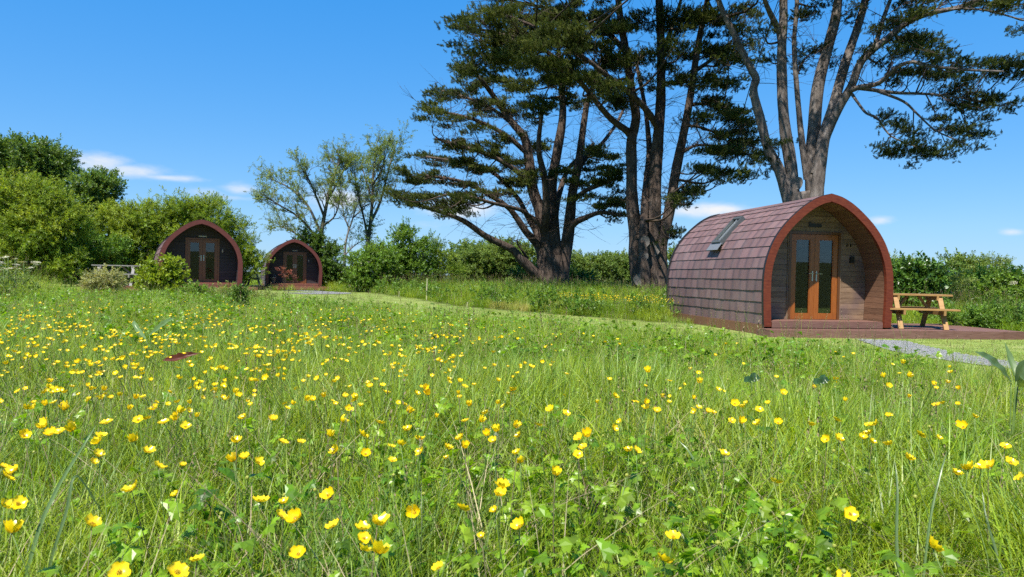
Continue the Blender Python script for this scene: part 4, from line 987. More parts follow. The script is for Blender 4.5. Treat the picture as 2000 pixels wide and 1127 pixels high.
# ------------------------------------------------------------------ broadleaved trees, shrubs and hedges
LEAF = {
    'dark': leaf_mat('dark_leaf', [(.070, .140, .024), (.130, .230, .038), (.200, .310, .058)], .38, .42, .4),
    'yellow': leaf_mat('willow_leaf', [(.150, .250, .024), (.255, .365, .036), (.385, .465, .058)], .44, .45, .35),
    'mid': leaf_mat('hawthorn_leaf', [(.100, .210, .026), (.175, .315, .042), (.265, .405, .064)], .40, .42, .4),
    'bright': leaf_mat('young_leaf', [(.170, .270, .014), (.270, .370, .022), (.360, .440, .040)], .4, .4, .4),
    'pale': leaf_mat('variegated_leaf', [(.220, .260, .080), (.430, .440, .190), (.580, .570, .290)], .35, .5, .3),
    'laurel': leaf_mat('laurel_leaf', [(.050, .120, .018), (.095, .195, .028), (.150, .260, .040)], .25, .22, .6),
    'ash': leaf_mat('ash_leaf', [(.165, .255, .048), (.245, .335, .072), (.325, .395, .110)], .45, .45, .35),
    'far': leaf_mat('far_leaf', [(.120, .205, .042), (.190, .290, .058), (.275, .365, .086)], .38, .5, .3),
    'red': leaf_mat('red_leaf', [(.20, .045, .035), (.30, .085, .060), (.36, .16, .10)], .3, .5, .3),
    'white': leaf_mat('cream_blossom', [(.55, .52, .36), (.66, .63, .48), (.74, .72, .60)], .2, .7, .2),
}
proto('dark', [pmesh('leaf_sprig', broad_sprig(pr, 14, .32, .19), LEAF['dark']) for _ in range(4)])
proto('yellow', [pmesh('leaf_sprig', broad_sprig(pr, 18, .34, .10), LEAF['yellow']) for _ in range(4)])
proto('mid', [pmesh('leaf_sprig', broad_sprig(pr, 15, .30, .18), LEAF['mid']) for _ in range(4)])
proto('bright', [pmesh('leaf_sprig', broad_sprig(pr, 10, .42, .24), LEAF['bright']) for _ in range(4)])
proto('pale', [pmesh('leaf_sprig', broad_sprig(pr, 14, .32, .17), LEAF['pale']) for _ in range(4)])
proto('laurel', [pmesh('leaf_sprig', broad_sprig(pr, 12, .42, .20), LEAF['laurel']) for _ in range(4)])
proto('ash', [pmesh('leaf_sprig', broad_sprig(pr, 13, .30, .15, .2), LEAF['ash']) for _ in range(4)])
proto('far', [pmesh('leaf_sprig', broad_sprig(pr, 15, .34, .20), LEAF['far']) for _ in range(4)])
proto('red', [pmesh('leaf_sprig', broad_sprig(pr, 10, .40, .22, .2), LEAF['red']) for _ in range(3)])
def umbel(r):
    V = []; Fc = []
    for i in range(26):
        a = i * 2.4; rr = math.sqrt(i / 26) * .5; p = (rr * math.cos(a), rr * math.sin(a), .12 * (1 - rr * rr * 3) + r.uniform(-.02, .02))
        for k in range(2):
            b = a + k * 1.57; s = .075
            v = [(p[0] + s * math.cos(b), p[1] + s * math.sin(b), p[2]), (p[0] - s * math.sin(b) * .8, p[1] + s * math.cos(b) * .8, p[2] + .02), (p[0] - s * math.cos(b), p[1] - s * math.sin(b), p[2]), (p[0] + s * math.sin(b) * .8, p[1] - s * math.cos(b) * .8, p[2] - .02)]
            q = len(V); V += v; Fc.append((q, q + 1, q + 2, q + 3))
    return V, Fc
proto('white', [pmesh('blossom_head', umbel(pr), LEAF['white']) for _ in range(3)])
M['bark3'] = bark_mat('ash_bark', (.070, .062, .050), (.150, .138, .115), (.250, .235, .205), (.075, .090, .030), .5, 6)
M['bark4'] = bark_mat('pale_branch', (.140, .130, .115), (.240, .225, .200), (.340, .325, .295), None, .5, 6)
M['bark5'] = bark_mat('dark_bark', (.040, .034, .026), (.080, .068, .052), (.130, .115, .090), None, .5, 6)

def bush(name, label, cat, Z, blobs, key, seed, deep=.9, clump=.42, per=16, cover=1.0, scl=(.26, .42), tint=(0, 1), group=None, blossom=0, stems=True, sag=.0, trunk_name='trunk'):
    r = np.random.default_rng(seed)
    k = Z / F_PX
    cx = float(np.mean([b[0] for b in blobs])); b0 = at(cx, 560, Z); bx, by = b0[0], b0[1]; bz = Tz(bx, by)
    root = empty(name, (bx, by, bz)); tag(root, label, cat, group); org = np.array([bx, by, bz])
    P, D, S, TI, BL = [], [], [], [], []
    tw = MB()
    for bi, bl in enumerate(blobs):
        px, py, rx, ry = bl[:4]; dz = bl[4] if len(bl) > 4 else 0
        c = at(px, py, Z + dz); a, h = max(rx * k - clump * .5, rx * k * .6), max(ry * k - clump * .5, ry * k * .55); dpt = a * deep
        area = 4 * math.pi * ((a * dpt) ** 1.6 / 3 + (a * h) ** 1.6 / 3 + (dpt * h) ** 1.6 / 3) ** (1 / 1.6)
        nc = max(5, int(area * cover * 1.15 / (clump * clump * 1.6)))
        u = r.normal(0, 1, (nc, 3)); u /= np.linalg.norm(u, axis=1)[:, None]; u[:, 1] = np.where(r.uniform(0, 1, nc) < .35, -np.abs(u[:, 1]), u[:, 1])
        lum = 1 + .16 * np.sin(u[:, 0] * 5 + bi) * np.sin(u[:, 2] * 6 + bi * 2) + r.normal(0, .07, nc)
        cc = c + u * [a, dpt, h] * (lum * r.choice([1.0, .98, .8, .55], nc, p=[.45, .25, .2, .1]))[:, None]
        ct = r.uniform(*tint, nc) * .6 + .4 * (tint[0] + (tint[1] - tint[0]) * (.5 + .5 * u[:, 2]) * .8)  # tint gets paler towards the top of each leaf mass
        for j in range(nc):
            if cc[j, 2] < bz + .05: continue
            n = max(4, int(per * r.uniform(.6, 1.4))); q = r.normal(0, clump * .5, (n, 3)) * [1, 1, .75]
            p = cc[j] + q
            dd = u[j] * [.8, .8, .6] + r.normal(0, .55, (n, 3)) + np.array([0, 0, .45 - sag])
            P.append(p); D.append(dd); S.append(r.uniform(*scl, n)); TI.append(np.clip(ct[j] + r.normal(0, .10, n), 0, 1))
            if blossom and r.uniform() < blossom and u[j, 1] < .3:
                for _ in range(r.integers(1, 4)): BL.append(cc[j] + u[j] * clump * .55 + r.normal(0, .15, 3))
        if stems:
            for _ in range(4):
                e = c + r.normal(0, .4, 3) * [a, dpt, h]; s = np.array([bx + r.normal(0, a * .12), by + r.normal(0, min(.3, a * .15)), bz - .1])
                C = catmull([s, (s + e) / 2 + r.normal(0, min(.25, a * .2), 3) * [1, 1, .3], e], 4); tw.tube(C - org, np.linspace(min(.02, a * .04) + .012 * a + .012 * h, min(.012, a * .03), len(C)), 5)
    P = np.vstack(P); z_ok = P[:, 2] > T(P[:, 0], P[:, 1]) + .02
    P, D, S, TI = P[z_ok], np.vstack(D)[z_ok], np.concatenate(S)[z_ok], np.concatenate(TI)[z_ok]
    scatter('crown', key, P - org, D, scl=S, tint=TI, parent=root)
    if stems: tw.build(trunk_name, M['bark5'], root, True)
    if BL:
        BL = np.array(BL); scatter('blossom', 'white', BL - org, r.normal(0, .3, BL.shape) + [0, -.5, .8], scl=r.uniform(.14, .26, len(BL)), tint=r.uniform(0, 1, len(BL)), parent=root)
    return root

GH = 'trees and bushes behind the dark pods'
bush('broadleaf_tree', 'tall dark green tree rising highest at the far left behind the willow', 'tree', 37, [(55, 312, 70, 40), (95, 322, 44, 38), (25, 345, 50, 40), (75, 360, 55, 40), (110, 350, 25, 30), (20, 420, 60, 60)], 'dark', 31, group=GH, per=18, tint=(.2, .9))
bush('willow_tree', 'yellow-green willow bulging over the tall grass at the photo\'s left edge', 'tree', 31, [(40, 390, 60, 48), (95, 395, 42, 42), (10, 440, 60, 55), (70, 450, 70, 55), (120, 455, 42, 40), (20, 505, 55, 40), (90, 505, 60, 35), (125, 415, 34, 34), (-40, 400, 60, 60)], 'yellow', 32, group=GH, per=20, sag=.25, tint=(.0, 1.0))
bush('broadleaf_tree', 'small dark round-headed tree between the willow and the long bushes', 'tree', 36, [(185, 372, 42, 32), (205, 352, 26, 16), (165, 395, 30, 30), (190, 415, 40, 30), (222, 372, 12, 14), (170, 450, 40, 50)], 'dark', 33, group=GH, per=18, tint=(.3, 1))
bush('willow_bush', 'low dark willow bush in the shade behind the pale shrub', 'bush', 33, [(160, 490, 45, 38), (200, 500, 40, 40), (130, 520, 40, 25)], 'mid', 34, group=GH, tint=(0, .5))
bush('willow_bush', 'long feathery willow bush above the grey picnic table beside the dark pods', 'bush', 35, [(235, 440, 42, 36), (270, 430, 42, 34), (250, 480, 55, 45), (290, 490, 45, 40), (230, 510, 45, 35)], 'yellow', 35, group=GH, per=20, sag=.1)
bush('willow_bush', 'feathery willow bush rising above the roof of the middle-sized dark pod', 'bush', 36, [(320, 422, 40, 32), (365, 412, 42, 30), (345, 460, 50, 45), (400, 425, 36, 36), (390, 480, 50, 50)], 'yellow', 36, group=GH, per=20, sag=.05, tint=(.05, .95))
bush('willow_bush', 'willow bush filling the gap between the two dark pods', 'bush', 38, [(430, 432, 30, 34), (455, 455, 28, 34), (475, 490, 26, 36), (495, 510, 22, 28), (480, 530, 30, 25)], 'yellow', 37, group=GH, per=18, tint=(0, .9))
GI = 'hedge between the pods and the cypresses'
bush('ivy_bush', 'dark ivy-smothered thicket at the foot of the slender trees', 'bush', 43, [(600, 470, 22, 20), (625, 490, 30, 30), (650, 520, 32, 38), (625, 530, 35, 30), (675, 540, 25, 25)], 'dark', 41, group=GI, per=18, tint=(0, .6))
bush('elder_bush', 'bright elder bush dotted with cream blossom, right of the farthest pod', 'bush', 38, [(710, 515, 32, 26), (745, 505, 34, 28), (700, 540, 28, 20), (730, 545, 40, 20)], 'mid', 42, group=GI, per=18, blossom=.10, tint=(.2, 1))
bush('elder_bush', 'tallest green elder bush with a ragged peak, left of the tall marker cane', 'bush', 40, [(790, 470, 24, 24), (800, 455, 14, 14), (775, 500, 36, 34), (815, 505, 32, 30), (830, 480, 14, 12), (790, 535, 50, 25)], 'mid', 43, group=GI, per=18, blossom=.03, tint=(.1, .9))
bush('hawthorn_bush', 'loose olive-green bush to the right of the ragged-peaked elder', 'bush', 41, [(855, 510, 26, 26), (845, 480, 14, 16), (870, 535, 36, 22)], 'yellow', 44, group=GI, per=16, tint=(0, .6))
bush('hawthorn_bush', 'rounded green hedge bush left of the widest cypress', 'bush', 48, [(905, 512, 34, 26), (945, 508, 40, 26), (920, 535, 46, 22)], 'far', 45, group=GI, per=15, tint=(.1, .9))
bush('hawthorn_bush', 'rounded green hedge bush partly hidden by the low cypress limb', 'bush', 48, [(985, 505, 40, 26), (1020, 512, 36, 28), (1000, 535, 44, 22), (940, 490, 24, 9, 10)], 'far', 46, group=GI, per=15, tint=(.2, 1))
bush('far_tree', 'distant dark tree peeping over the hedge left of the widest cypress', 'tree', 70, [(975, 488, 30, 9), (1000, 490, 26, 10), (900, 490, 22, 9), (925, 487, 20, 8)], 'far', 47, group=GI, clump=.7, per=14, scl=(.5, .8), tint=(.1, .7))
bush('hawthorn_bush', 'green hedge bush just right of the widest cypress trunk', 'bush', 50, [(1125, 520, 32, 20), (1155, 522, 34, 20), (1140, 540, 44, 18)], 'far', 48, group=GI, per=15, tint=(.1, .9))
bush('hawthorn_bush', 'green hedge bush close to the left side of the middle cypress trunk', 'bush', 50, [(1195, 520, 30, 22), (1225, 528, 26, 24), (1205, 540, 38, 18)], 'far', 49, group=GI, per=15, tint=(.1, .8))
bush('far_tree', 'grey-green distant tree beyond the hedge beside the middle cypress', 'tree', 75, [(1215, 510, 20, 10), (1185, 513, 20, 9), (1150, 512, 22, 8)], 'far', 50, group=GI, clump=.7, per=14, scl=(.5, .8), tint=(.4, 1))
bush('hawthorn_bush', 'narrow strip of hedge showing between the middle cypress and the largest pod', 'bush', 46, [(1322, 510, 18, 30), (1340, 525, 24, 28), (1300, 535, 24, 20)], 'far', 51, group=GI, per=15, tint=(.2, 1))
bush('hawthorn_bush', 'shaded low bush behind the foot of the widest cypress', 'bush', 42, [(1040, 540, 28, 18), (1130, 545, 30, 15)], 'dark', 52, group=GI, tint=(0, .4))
GR = 'bushes beyond the picnic table deck'
bush('laurel_bush', 'glossy dark laurel directly behind the honey-coloured picnic table', 'bush', 22, [(1782, 540, 40, 24), (1805, 548, 26, 22), (1755, 550, 30, 28), (1780, 570, 46, 20)], 'laurel', 61, group=GR, per=14, clump=.32, scl=(.28, .42), tint=(.1, 1))
bush('hawthorn_bush', 'green bush between the largest pod and the glossy laurel top', 'bush', 31, [(1765, 520, 30, 14), (1745, 525, 22, 18)], 'yellow', 62, group=GR, tint=(.2, 1))
bush('broadleaf_tree', 'tree with a broad flat green crown farther back behind the laurel', 'tree', 36, [(1860, 520, 30, 16), (1885, 525, 30, 18), (1865, 545, 40, 25)], 'far', 63, group=GR, per=15, tint=(.3, 1))
bush('broadleaf_tree', 'pale round-crowned tree at the end of the row, nearest the right edge', 'tree', 38, [(1915, 518, 26, 14), (1945, 522, 26, 18), (1962, 535, 16, 20), (1930, 545, 40, 25)], 'ash', 64, group=GR, per=15, tint=(.2, .8))
bush('elder_bush', 'elder bush frothing with cream blossom at the right edge', 'bush', 26, [(1925, 566, 42, 30), (1965, 572, 42, 30), (1890, 576, 36, 28), (2010, 568, 42, 36), (1950, 595, 66, 28), (1880, 600, 40, 24)], 'mid', 65, group=GR, per=16, clump=.34, blossom=.14, tint=(.4, 1))
bush('bramble_bush', 'grey-green bramble with tangled stems between laurel and elder', 'bush', 25, [(1850, 555, 26, 22), (1865, 585, 36, 18)], 'ash', 66, group=GR, per=14, tint=(.4, 1))
bush('nettle_patch', 'low dark green nettle patch at the corner of the deck', 'plant', 17.5, [(1892, 626, 32, 22), (1930, 628, 36, 20), (1968, 624, 36, 22), (1850, 622, 24, 16)], 'mid', 67, group=GR, clump=.2, per=14, scl=(.14, .24), tint=(.2, .9), trunk_name='stems')
# shrubs in front of the dark pods
GS = 'shrubs in the long grass before the dark pods'
bush('lime_shrub', 'lime green shrub standing in front of the middle-sized dark pod', 'shrub', 23, [(344, 517, 17, 14), (318, 534, 30, 17), (298, 548, 30, 17), (336, 550, 28, 18), (312, 570, 32, 16)], 'bright', 71, group=GS, clump=.20, per=9, scl=(.18, .30), cover=.8, tint=(.2, 1), trunk_name='stems')
bush('pale_shrub', 'pale cream-variegated rounded shrub left of the grey picnic table', 'shrub', 20.5, [(203, 552, 34, 22), (186, 560, 24, 20), (224, 558, 24, 20), (205, 575, 36, 14)], 'pale', 72, group=GS, clump=.18, per=14, scl=(.13, .22), tint=(0, 1), trunk_name='stems')
bush('leafy_weed', 'clump of broad green weeds in front of the doors of the middle-sized pod', 'plant', 19.0, [(382, 572, 24, 16), (405, 580, 28, 14), (360, 584, 20, 12)], 'mid', 73, group=GS, clump=.16, per=12, scl=(.14, .24), tint=(.4, 1), trunk_name='stems')
bush('leafy_weed', 'clump of pale green weeds just right of the middle-sized pod', 'plant', 18.5, [(440, 576, 30, 13), (478, 582, 30, 12), (515, 588, 24, 10)], 'ash', 74, group=GS, clump=.16, per=12, scl=(.12, .2), tint=(.3, 1), trunk_name='stems')
bush('dark_thistle', 'dark upright thistle in the meadow below the gap between the dark pods', 'plant', 13.5, [(470, 594, 10, 20), (471, 578, 13, 9)], 'dark', 75, group=GS, clump=.08, per=10, scl=(.09, .15), tint=(.2, .8), trunk_name='stems')
# red-leaved stems
bush('red_shrub', 'thin red-leaved plant in front of the farthest pod', 'plant', 20.0, [(553, 530, 9, 9), (568, 540, 7, 9)], 'red', 76, clump=.06, per=3, scl=(.07, .11), cover=.3, trunk_name='stems')

# umbellifers at the photo's left edge
M['umb'] = plain_mat('umbel_stem', (.16, .24, .07), .6)
for k, (px, py, Z) in enumerate([(14, 500, 14.5), (-20, 492, 15), (28, 506, 15.5), (45, 512, 16), (-45, 505, 14), (5, 525, 14)]):
    r = np.random.default_rng(90 + k); p = at(px, py, Z); gz = Tz(p[0], p[1]); h = p[2] - gz
    t = empty('cow_parsley', (p[0], p[1], gz)); tag(t, ['tallest white cow parsley just inside the left edge', 'white cow parsley half cut off by the left edge', 'white cow parsley second from the left edge, against dark leaves', 'white cow parsley farthest in from the left edge', 'white cow parsley just beyond the left edge', 'low white cow parsley under the taller ones at the left edge'][k], 'plant', 'cow parsley at the left edge')
    mb = MB(); BL = []; LP = []
    mb.tube(catmull([(0, 0, -.05), (.03, 0, h * .5), (0, .02, h)], 4), np.linspace(.011, .005, 9), 5); BL.append((0, .02, h))
    for j in range(5):
        a = r.uniform(0, 6.28); z0 = h * r.uniform(.5, .8); e = (math.cos(a) * .28, math.sin(a) * .28, min(h * 1.0, z0 + r.uniform(.15, .4))); mb.tube(catmull([(0, .01, z0), (e[0] * .6, e[1] * .6, z0 + .1), e], 3), np.linspace(.006, .003, 7), 4); BL.append(e)
    mb.build('stems', M['umb'], t, True)
    scatter('blossom', 'white', BL, r.normal(0, .15, (len(BL), 3)) + [0, 0, 1], scl=r.uniform(.10, .17, len(BL)), tint=r.uniform(.3, 1, len(BL)), parent=t)
    q = r.normal(0, .16, (34, 3)) + [0, 0, h * .4]; q[:, 2] = np.clip(r.uniform(.1, .75, 34) * h, .1, None)
    scatter('leaves', 'ash', q, r.normal(0, .6, (34, 3)) + [0, 0, .3], scl=r.uniform(.14, .24, 34), tint=r.uniform(0, .7, 34), parent=t)

# slender half-leafed trees behind the farthest pod
def slender(label, Z, limbs, seed, barkm, leaf_p, ivy=None, lv=2, tipdir=(-.25, 0, .9)):
    r = np.random.default_rng(seed)
    b0 = at(limbs[0][0][0][0], limbs[0][0][0][1], Z); bx, by = b0[0], b0[1]; bz = Tz(bx, by); org = np.array([bx, by, bz])
    root = empty('slender_tree', (bx, by, bz)); tag(root, label, 'tree', 'slender trees behind the farthest pod')
    V = []; Fc = []; tw = MB(); P, D, S, TI = [], [], [], []
    td = np.array(tipdir)
    def twig(a, d, ln, rad, level):
        d = d / np.linalg.norm(d); e = a + d * ln; m_ = a + d * ln * .5 + r.normal(0, .07, 3) * ln
        C = catmull([a, m_, e], 3); tw.tube(C - org, np.linspace(rad, rad * .45, len(C)), 4 if level else 3)
        if level > 0:
            for k in range(r.integers(3, 5)):
                p = C[r.integers(2, len(C))]; twig(p, d * .7 + td * .35 + r.normal(0, .55, 3), ln * r.uniform(.45, .75), rad * .5, level - 1)
        if level <= 1:
            for p in C[2:]:
                if r.uniform() < leaf_p:
                    P.append(p + r.normal(0, .06, 3)); D.append(d + r.normal(0, .5, 3)); S.append(r.uniform(.18, .34)); TI.append(r.uniform(0, 1))
    for i, L in enumerate(limbs):
        C, rad = limb_world(L, Z); v, f = tube_arrays(C, rad, 9 if rad[0] > .08 else 6, .08, seed * 9 + i)
        b = len(V); V.extend((v - org).tolist()); Fc.extend([tuple(x + b for x in q) for q in f])
        m_ = len(C); st = int(m_ * (.55 if i == 0 else .25))
        for k in range(st, m_):
            for _ in range(2 if k > m_ - 4 else 1):
                tg = C[min(k + 1, m_ - 1)] - C[max(k - 1, 0)]; tg /= np.linalg.norm(tg) + 1e-9
                twig(C[k], tg * .8 + td * .4 + r.normal(0, .55, 3), r.uniform(.5, 1.1), max(.014, rad[k] * .45), lv)
        if ivy and i < ivy[0]:
            for k in range(m_):
                if (at(0, 0, 1) is not None) and C[k, 2] < ivy[1]:
                    for _ in range(7):
                        P2 = C[k] + r.normal(0, .16, 3); IV.append((root, P2 - org))
    mobj('trunk', make_mesh('trunk', V, Fc, barkm, True), root)
    tw.build('branches', barkm, root, True, 'stuff')
    if P: scatter('crown', 'ash', np.array(P) - org, np.array(D), scl=np.array(S), tint=np.array(TI), parent=root)
    iv = np.array([p for q, p in IV if q is root])
    if len(iv): scatter('ivy', 'dark', iv, r.normal(0, 1, iv.shape) + [0, -.4, -.1], scl=r.uniform(.18, .3, len(iv)), tint=r.uniform(.1, .8, len(iv)), parent=root)
    return root
IV = []
slender('slender spreading tree with an ivy-clad trunk right behind the farthest pod', 43, [
    ([(628, 572), (627, 520), (625, 480), (632, 430), (641, 385), (652, 345), (662, 318)], 10, 2.2),
    ([(626, 480), (604, 446, -.5), (578, 420, -1), (548, 402, -1.5), (520, 384, -2)], 4.5, 1.6), ([(628, 460), (606, 410, .5), (584, 382, 1), (560, 364, 1.6), (535, 352, 2)], 4.5, 1.6),
    ([(634, 425), (618, 385, -.6), (604, 352, -1), (590, 330, -1.5)], 4, 1.5), ([(640, 392), (656, 362, .5), (670, 335, .8), (678, 315, 1)], 3.6, 1.4), ([(632, 440), (652, 424, -.4), (662, 398, -.8), (664, 372, -1)], 3.4, 1.3), ([(624, 490), (600, 470, .5), (570, 452, 1), (545, 440, 1.5)], 3.5, 1.3)],
    101, M['bark3'], .20, (2, 4.0))
slender('slender upright tree with a tall open crown, left of the cypresses', 45, [
    ([(718, 572), (717, 520), (718, 480), (724, 430), (727, 390), (729, 340), (734, 300)], 9.5, 2.2),
    ([(719, 470), (711, 428, -.4), (703, 395, -.8), (696, 365, -1.2), (692, 335, -1.4)], 4, 1.4), ([(724, 435), (741, 398, .5), (752, 360, .9), (762, 320, 1.2), (770, 290, 1.5)], 4.6, 1.5),
    ([(727, 395), (716, 358, .6), (708, 328, .9)], 3.6, 1.4), ([(728, 360), (744, 335, -.6), (752, 305, -1)], 3.4, 1.3)],
    103, M['bark3'], .26, (2, 4.2), tipdir=(.1, 0, .9))
slender('thin grey nearly leafless tree between the two slender leafy ones', 46, [
    ([(672, 572), (673, 510), (676, 470), (688, 430), (697, 402)], 5, 1.4), ([(682, 448), (672, 420), (668, 395)], 2.6, 1.0), ([(690, 425), (705, 410, .5), (716, 388, .8)], 2.4, 1.0), ([(672, 500), (692, 480), (712, 468)], 2.4, 1)],
    105, M['bark4'], .05, (1, 2.0))

# ------------------------------------------------------------------ grass
def sample(x0, x1, y0, y1, dens, mask):
    n = int((x1 - x0) * (y1 - y0) * dens); x = rng.uniform(x0, x1, n); y = rng.uniform(y0, y1, n); k = mask(x, y); return x[k], y[k]
PODS = [(pod_a, 1.55, -.72, 5.5, 4.25), (pod_b, 1.6, -1.05, 5.6, 2.0), (pod_c, 1.6, -.95, 5.6, 1.9)]
def on_build(x, y):
    m_ = np.zeros(len(x), bool)
    for pod, hw, ya, yb, ur in PODS:
        c, s = math.cos(pod.rotation_euler.z), math.sin(pod.rotation_euler.z); dx, dy = x - pod.location.x, y - pod.location.y
        u, v = dx * c + dy * s, -dx * s + dy * c
        m_ |= (np.abs(u) < hw) & (v > ya) & (v < yb)
        if pod is pod_a: m_ |= (u > -1.65) & (u < 4.2) & (v > -.66) & (v < 1.95)
        elif pod is pod_b: m_ |= (u > -3.95) & (u < 1.95) & (v > -1.05) & (v < 1.25)
        else: m_ |= (u > -3.85) & (u < 1.8) & (v > -.95) & (v < 1.25)
    return m_
_gp = np.array([(7.25, 14.45), (6.95, 13.2), (6.6, 11.6), (6.55, 10.0), (6.9, 8.0)]); _gq = np.array([(-11.2, 38.2), (-9.8, 36.8), (-8.3, 34.0), (-7.8, 31.5), (-8.4, 28.8)])
def on_path(x, y):
    P = np.vstack([catmull(np.c_[g, np.zeros(len(g))], 8)[:, :2] for g in (_gp, _gq)]); w = np.r_[np.full(33, .42), np.full(33, .62)][:len(P)]
    d = np.sqrt((x[:, None] - P[:, 0]) ** 2 + (y[:, None] - P[:, 1]) ** 2) - w[None]
    return d.min(1) < -.10 * rng.uniform(0, 2.2, len(x))
def wedge(x, y, k=.86, off=.9): return (np.abs(x) < y * k + off) & (x * x + y * y > .30)
mead = lambda x, y: wedge(x, y) & in_meadow(x, y) & ~on_build(x, y) & ~on_path(x, y)
def height(x, y): return .78 + .40 * noise2(x, y, 1.6, 4) + .12 * np.clip((y - 14) / 8, 0, 1) + .95 * np.clip((-x - 10.4 - (y - 17) * .5) / 2.0, 0, 1) * np.clip((y - 13) / 3, 0, 1) - .12 * np.clip((y - 14) / 3, 0, 1) * np.clip((-x - 4) / 3, 0, 1)
# fine meadow grass, thinner with distance
xs, ys = [], []
for (y0, y1, d) in ((-.4, 3, 115), (3, 6, 90), (6, 12, 60), (12, 24.5, 32)):
    w = y1 * .86 + .9; x, y = sample(-w, w, y0, y1, d, mead); xs.append(x); ys.append(y)
x = np.concatenate(xs); y = np.concatenate(ys)
leafp = noise2(x, y, .9, 2)                       # where broad leaves crowd the grass out
keep = rng.uniform(0, 1, len(x)) < np.where(y < 3.2, 1.05 - .55 * leafp, 1.0) * (.45 + .9 * noise2(x, y, .18, 3)); x, y = x[keep], y[keep]
tint = np.clip(.24 + .45 * (noise2(x, y, 1.4, 1) - .5) + .42 * (noise2(x, y, .22, 2) - .5) + rng.normal(0, .16, len(x)) + np.where(rng.uniform(0, 1, len(x)) < .06, .5, 0), 0, 1)
o = scatter('meadow_grass', 'fine', np.c_[x, y, T(x, y) - .01], scl=height(x, y) * rng.uniform(.8, 1.2, len(x)), tint=tint); tag(o, 'fine green grass of the buttercup meadow', 'grass')
# taller blue-green tussocks in patches
x, y = sample(-26, 16, .9, 24.5, 42, lambda x, y: mead(x, y) & (noise2(x, y, 1.1, 5) > .42) & (rng.uniform(0, 1, len(x)) < np.clip(1.3 - y / 16, .35, 1)))
o = scatter('tussock_grass', 'tall', np.c_[x, y, T(x, y) - .01], scl=height(x, y) * rng.uniform(.75, 1.15, len(x)), tint=np.clip(rng.normal(.58, .12, len(x)), 0, 1)); tag(o, 'taller blue-green grass tussocks in the meadow', 'grass')
# flowering grass stalks
x, y = sample(-26, 16, 1.2, 24.5, 4.5, mead)
o = scatter('seeding_grass', 'stalk', np.c_[x, y, T(x, y) - .01], scl=height(x, y) * rng.uniform(.75, 1.15, len(x)), tint=rng.uniform(0, .9, len(x))); tag(o, 'thin grass stalks with pale brown seed heads', 'grass')
# leaves of the buttercups, thick near the camera
x, y = sample(-9, 9, .35, 7, 95, lambda x, y: mead(x, y) & (rng.uniform(0, 1, len(x)) < (.15 + 1.0 * noise2(x, y, .9, 2)) * np.clip(1.45 - y / 2.6, .10, 1)))
o = scatter('buttercup_leaves', 'leafy', np.c_[x, y, T(x, y) - .005], scl=rng.uniform(.75, 1.25, len(x)), tint=np.clip(.5 + .5 * (noise2(x, y, .7, 3) - .5) + rng.normal(0, .22, len(x)), 0, 1)); tag(o, 'fresh green lobed leaves crowding the foot of the meadow', 'leaves')
x, y = sample(-18, 13, 6, 18, 9, mead)
o = scatter('meadow_leaves', 'leafy', np.c_[x, y, T(x, y) + .04], scl=rng.uniform(1.0, 1.5, len(x)), tint=rng.uniform(0, .8, len(x))); tag(o, 'broad leaves among the grass farther into the meadow', 'leaves')
# dead straw
x, y = sample(-18, 13, .7, 16, 24, mead)
o = scatter('dry_straw', 'straw', np.c_[x, y, T(x, y) + .03], scl=rng.uniform(.6, 1.2, len(x)), tint=rng.uniform(0, 1, len(x))); tag(o, 'bleached dead straws lying in the meadow', 'straw')
# mown lawn
lawnm = lambda x, y: wedge(x, y, .85, 3) & ~in_meadow(x, y, -.25) & ~in_rough(x, y) & ~on_build(x, y) & ~on_path(x, y)
xs, ys = [], []
for (y0, y1, d) in ((4, 12, 55), (12, 22, 34), (22, 40, 10)):
    w = y1 * .85 + 1; x, y = sample(-w, w, y0, y1, d, lawnm); xs.append(x); ys.append(y)
x = np.concatenate(xs); y = np.concatenate(ys)
ca, sa = math.cos(R_(-33)), math.sin(R_(-33)); st = noise2((x * ca - y * sa) * .25, (x * sa + y * ca) * 2.2, 1.3, 2)
de = np.interp(x, _rx, _ry) - y; st = st + 1.1 * np.exp(-((np.mod(de + .25 * np.sin(x * .9), 1.15) - .5) / .10) ** 2) * (de < 5.5) * (noise2(x, y, 1.2, 4) > .35)
o = scatter('lawn_grass', 'lawn', np.c_[x, y, T(x, y) - .004], scl=rng.uniform(.8, 1.35, len(x)), tint=np.clip(.15 + .55 * st + rng.normal(0, .13, len(x)), 0, 1)); tag(o, 'short mown grass around the pods', 'grass')
# rough long grass beyond the lawn and behind the deck
roughm = lambda x, y: wedge(x, y, .85, 2) & in_rough(x, y) & ~on_build(x, y)
xs, ys = [], []
for (y0, y1, d) in ((12, 24, 30), (24, 34, 15), (34, 52, 5)):
    w = y1 * .85; x, y = sample(-w, w, y0, y1, d, roughm); xs.append(x); ys.append(y)
x = np.concatenate(xs); y = np.concatenate(ys)
ed = np.clip((y - np.interp(x, _rx, _ry)) / 5, 0, 1); ed = np.where(x > 5.6, .28, ed)
o = scatter('rough_grass', 'rough', np.c_[x, y, T(x, y) - .01], scl=(.38 + .50 * ed + .45 * noise2(x, y, 1.3, 1)) * rng.uniform(.75, 1.25, len(x)), tint=np.clip(.16 + .5 * (noise2(x, y, 1.5, 3) - .5) + .5 * (noise2(x, y, .5, 2) - .5) + rng.normal(0, .17, len(x)) + .75 * np.exp(-((x + .3) / 2.2) ** 2 - ((y - 22.3) / 1.2) ** 2) * (noise2(x, y, .6, 5) > .35), 0, 1)); tag(o, 'long rough grass under the cypresses and along the hedge', 'grass')
x, y = sample(-9, 16, 13, 36, 5.0, lambda x, y: roughm(x, y) & (noise2(x, y, 1.3, 5) > .56))
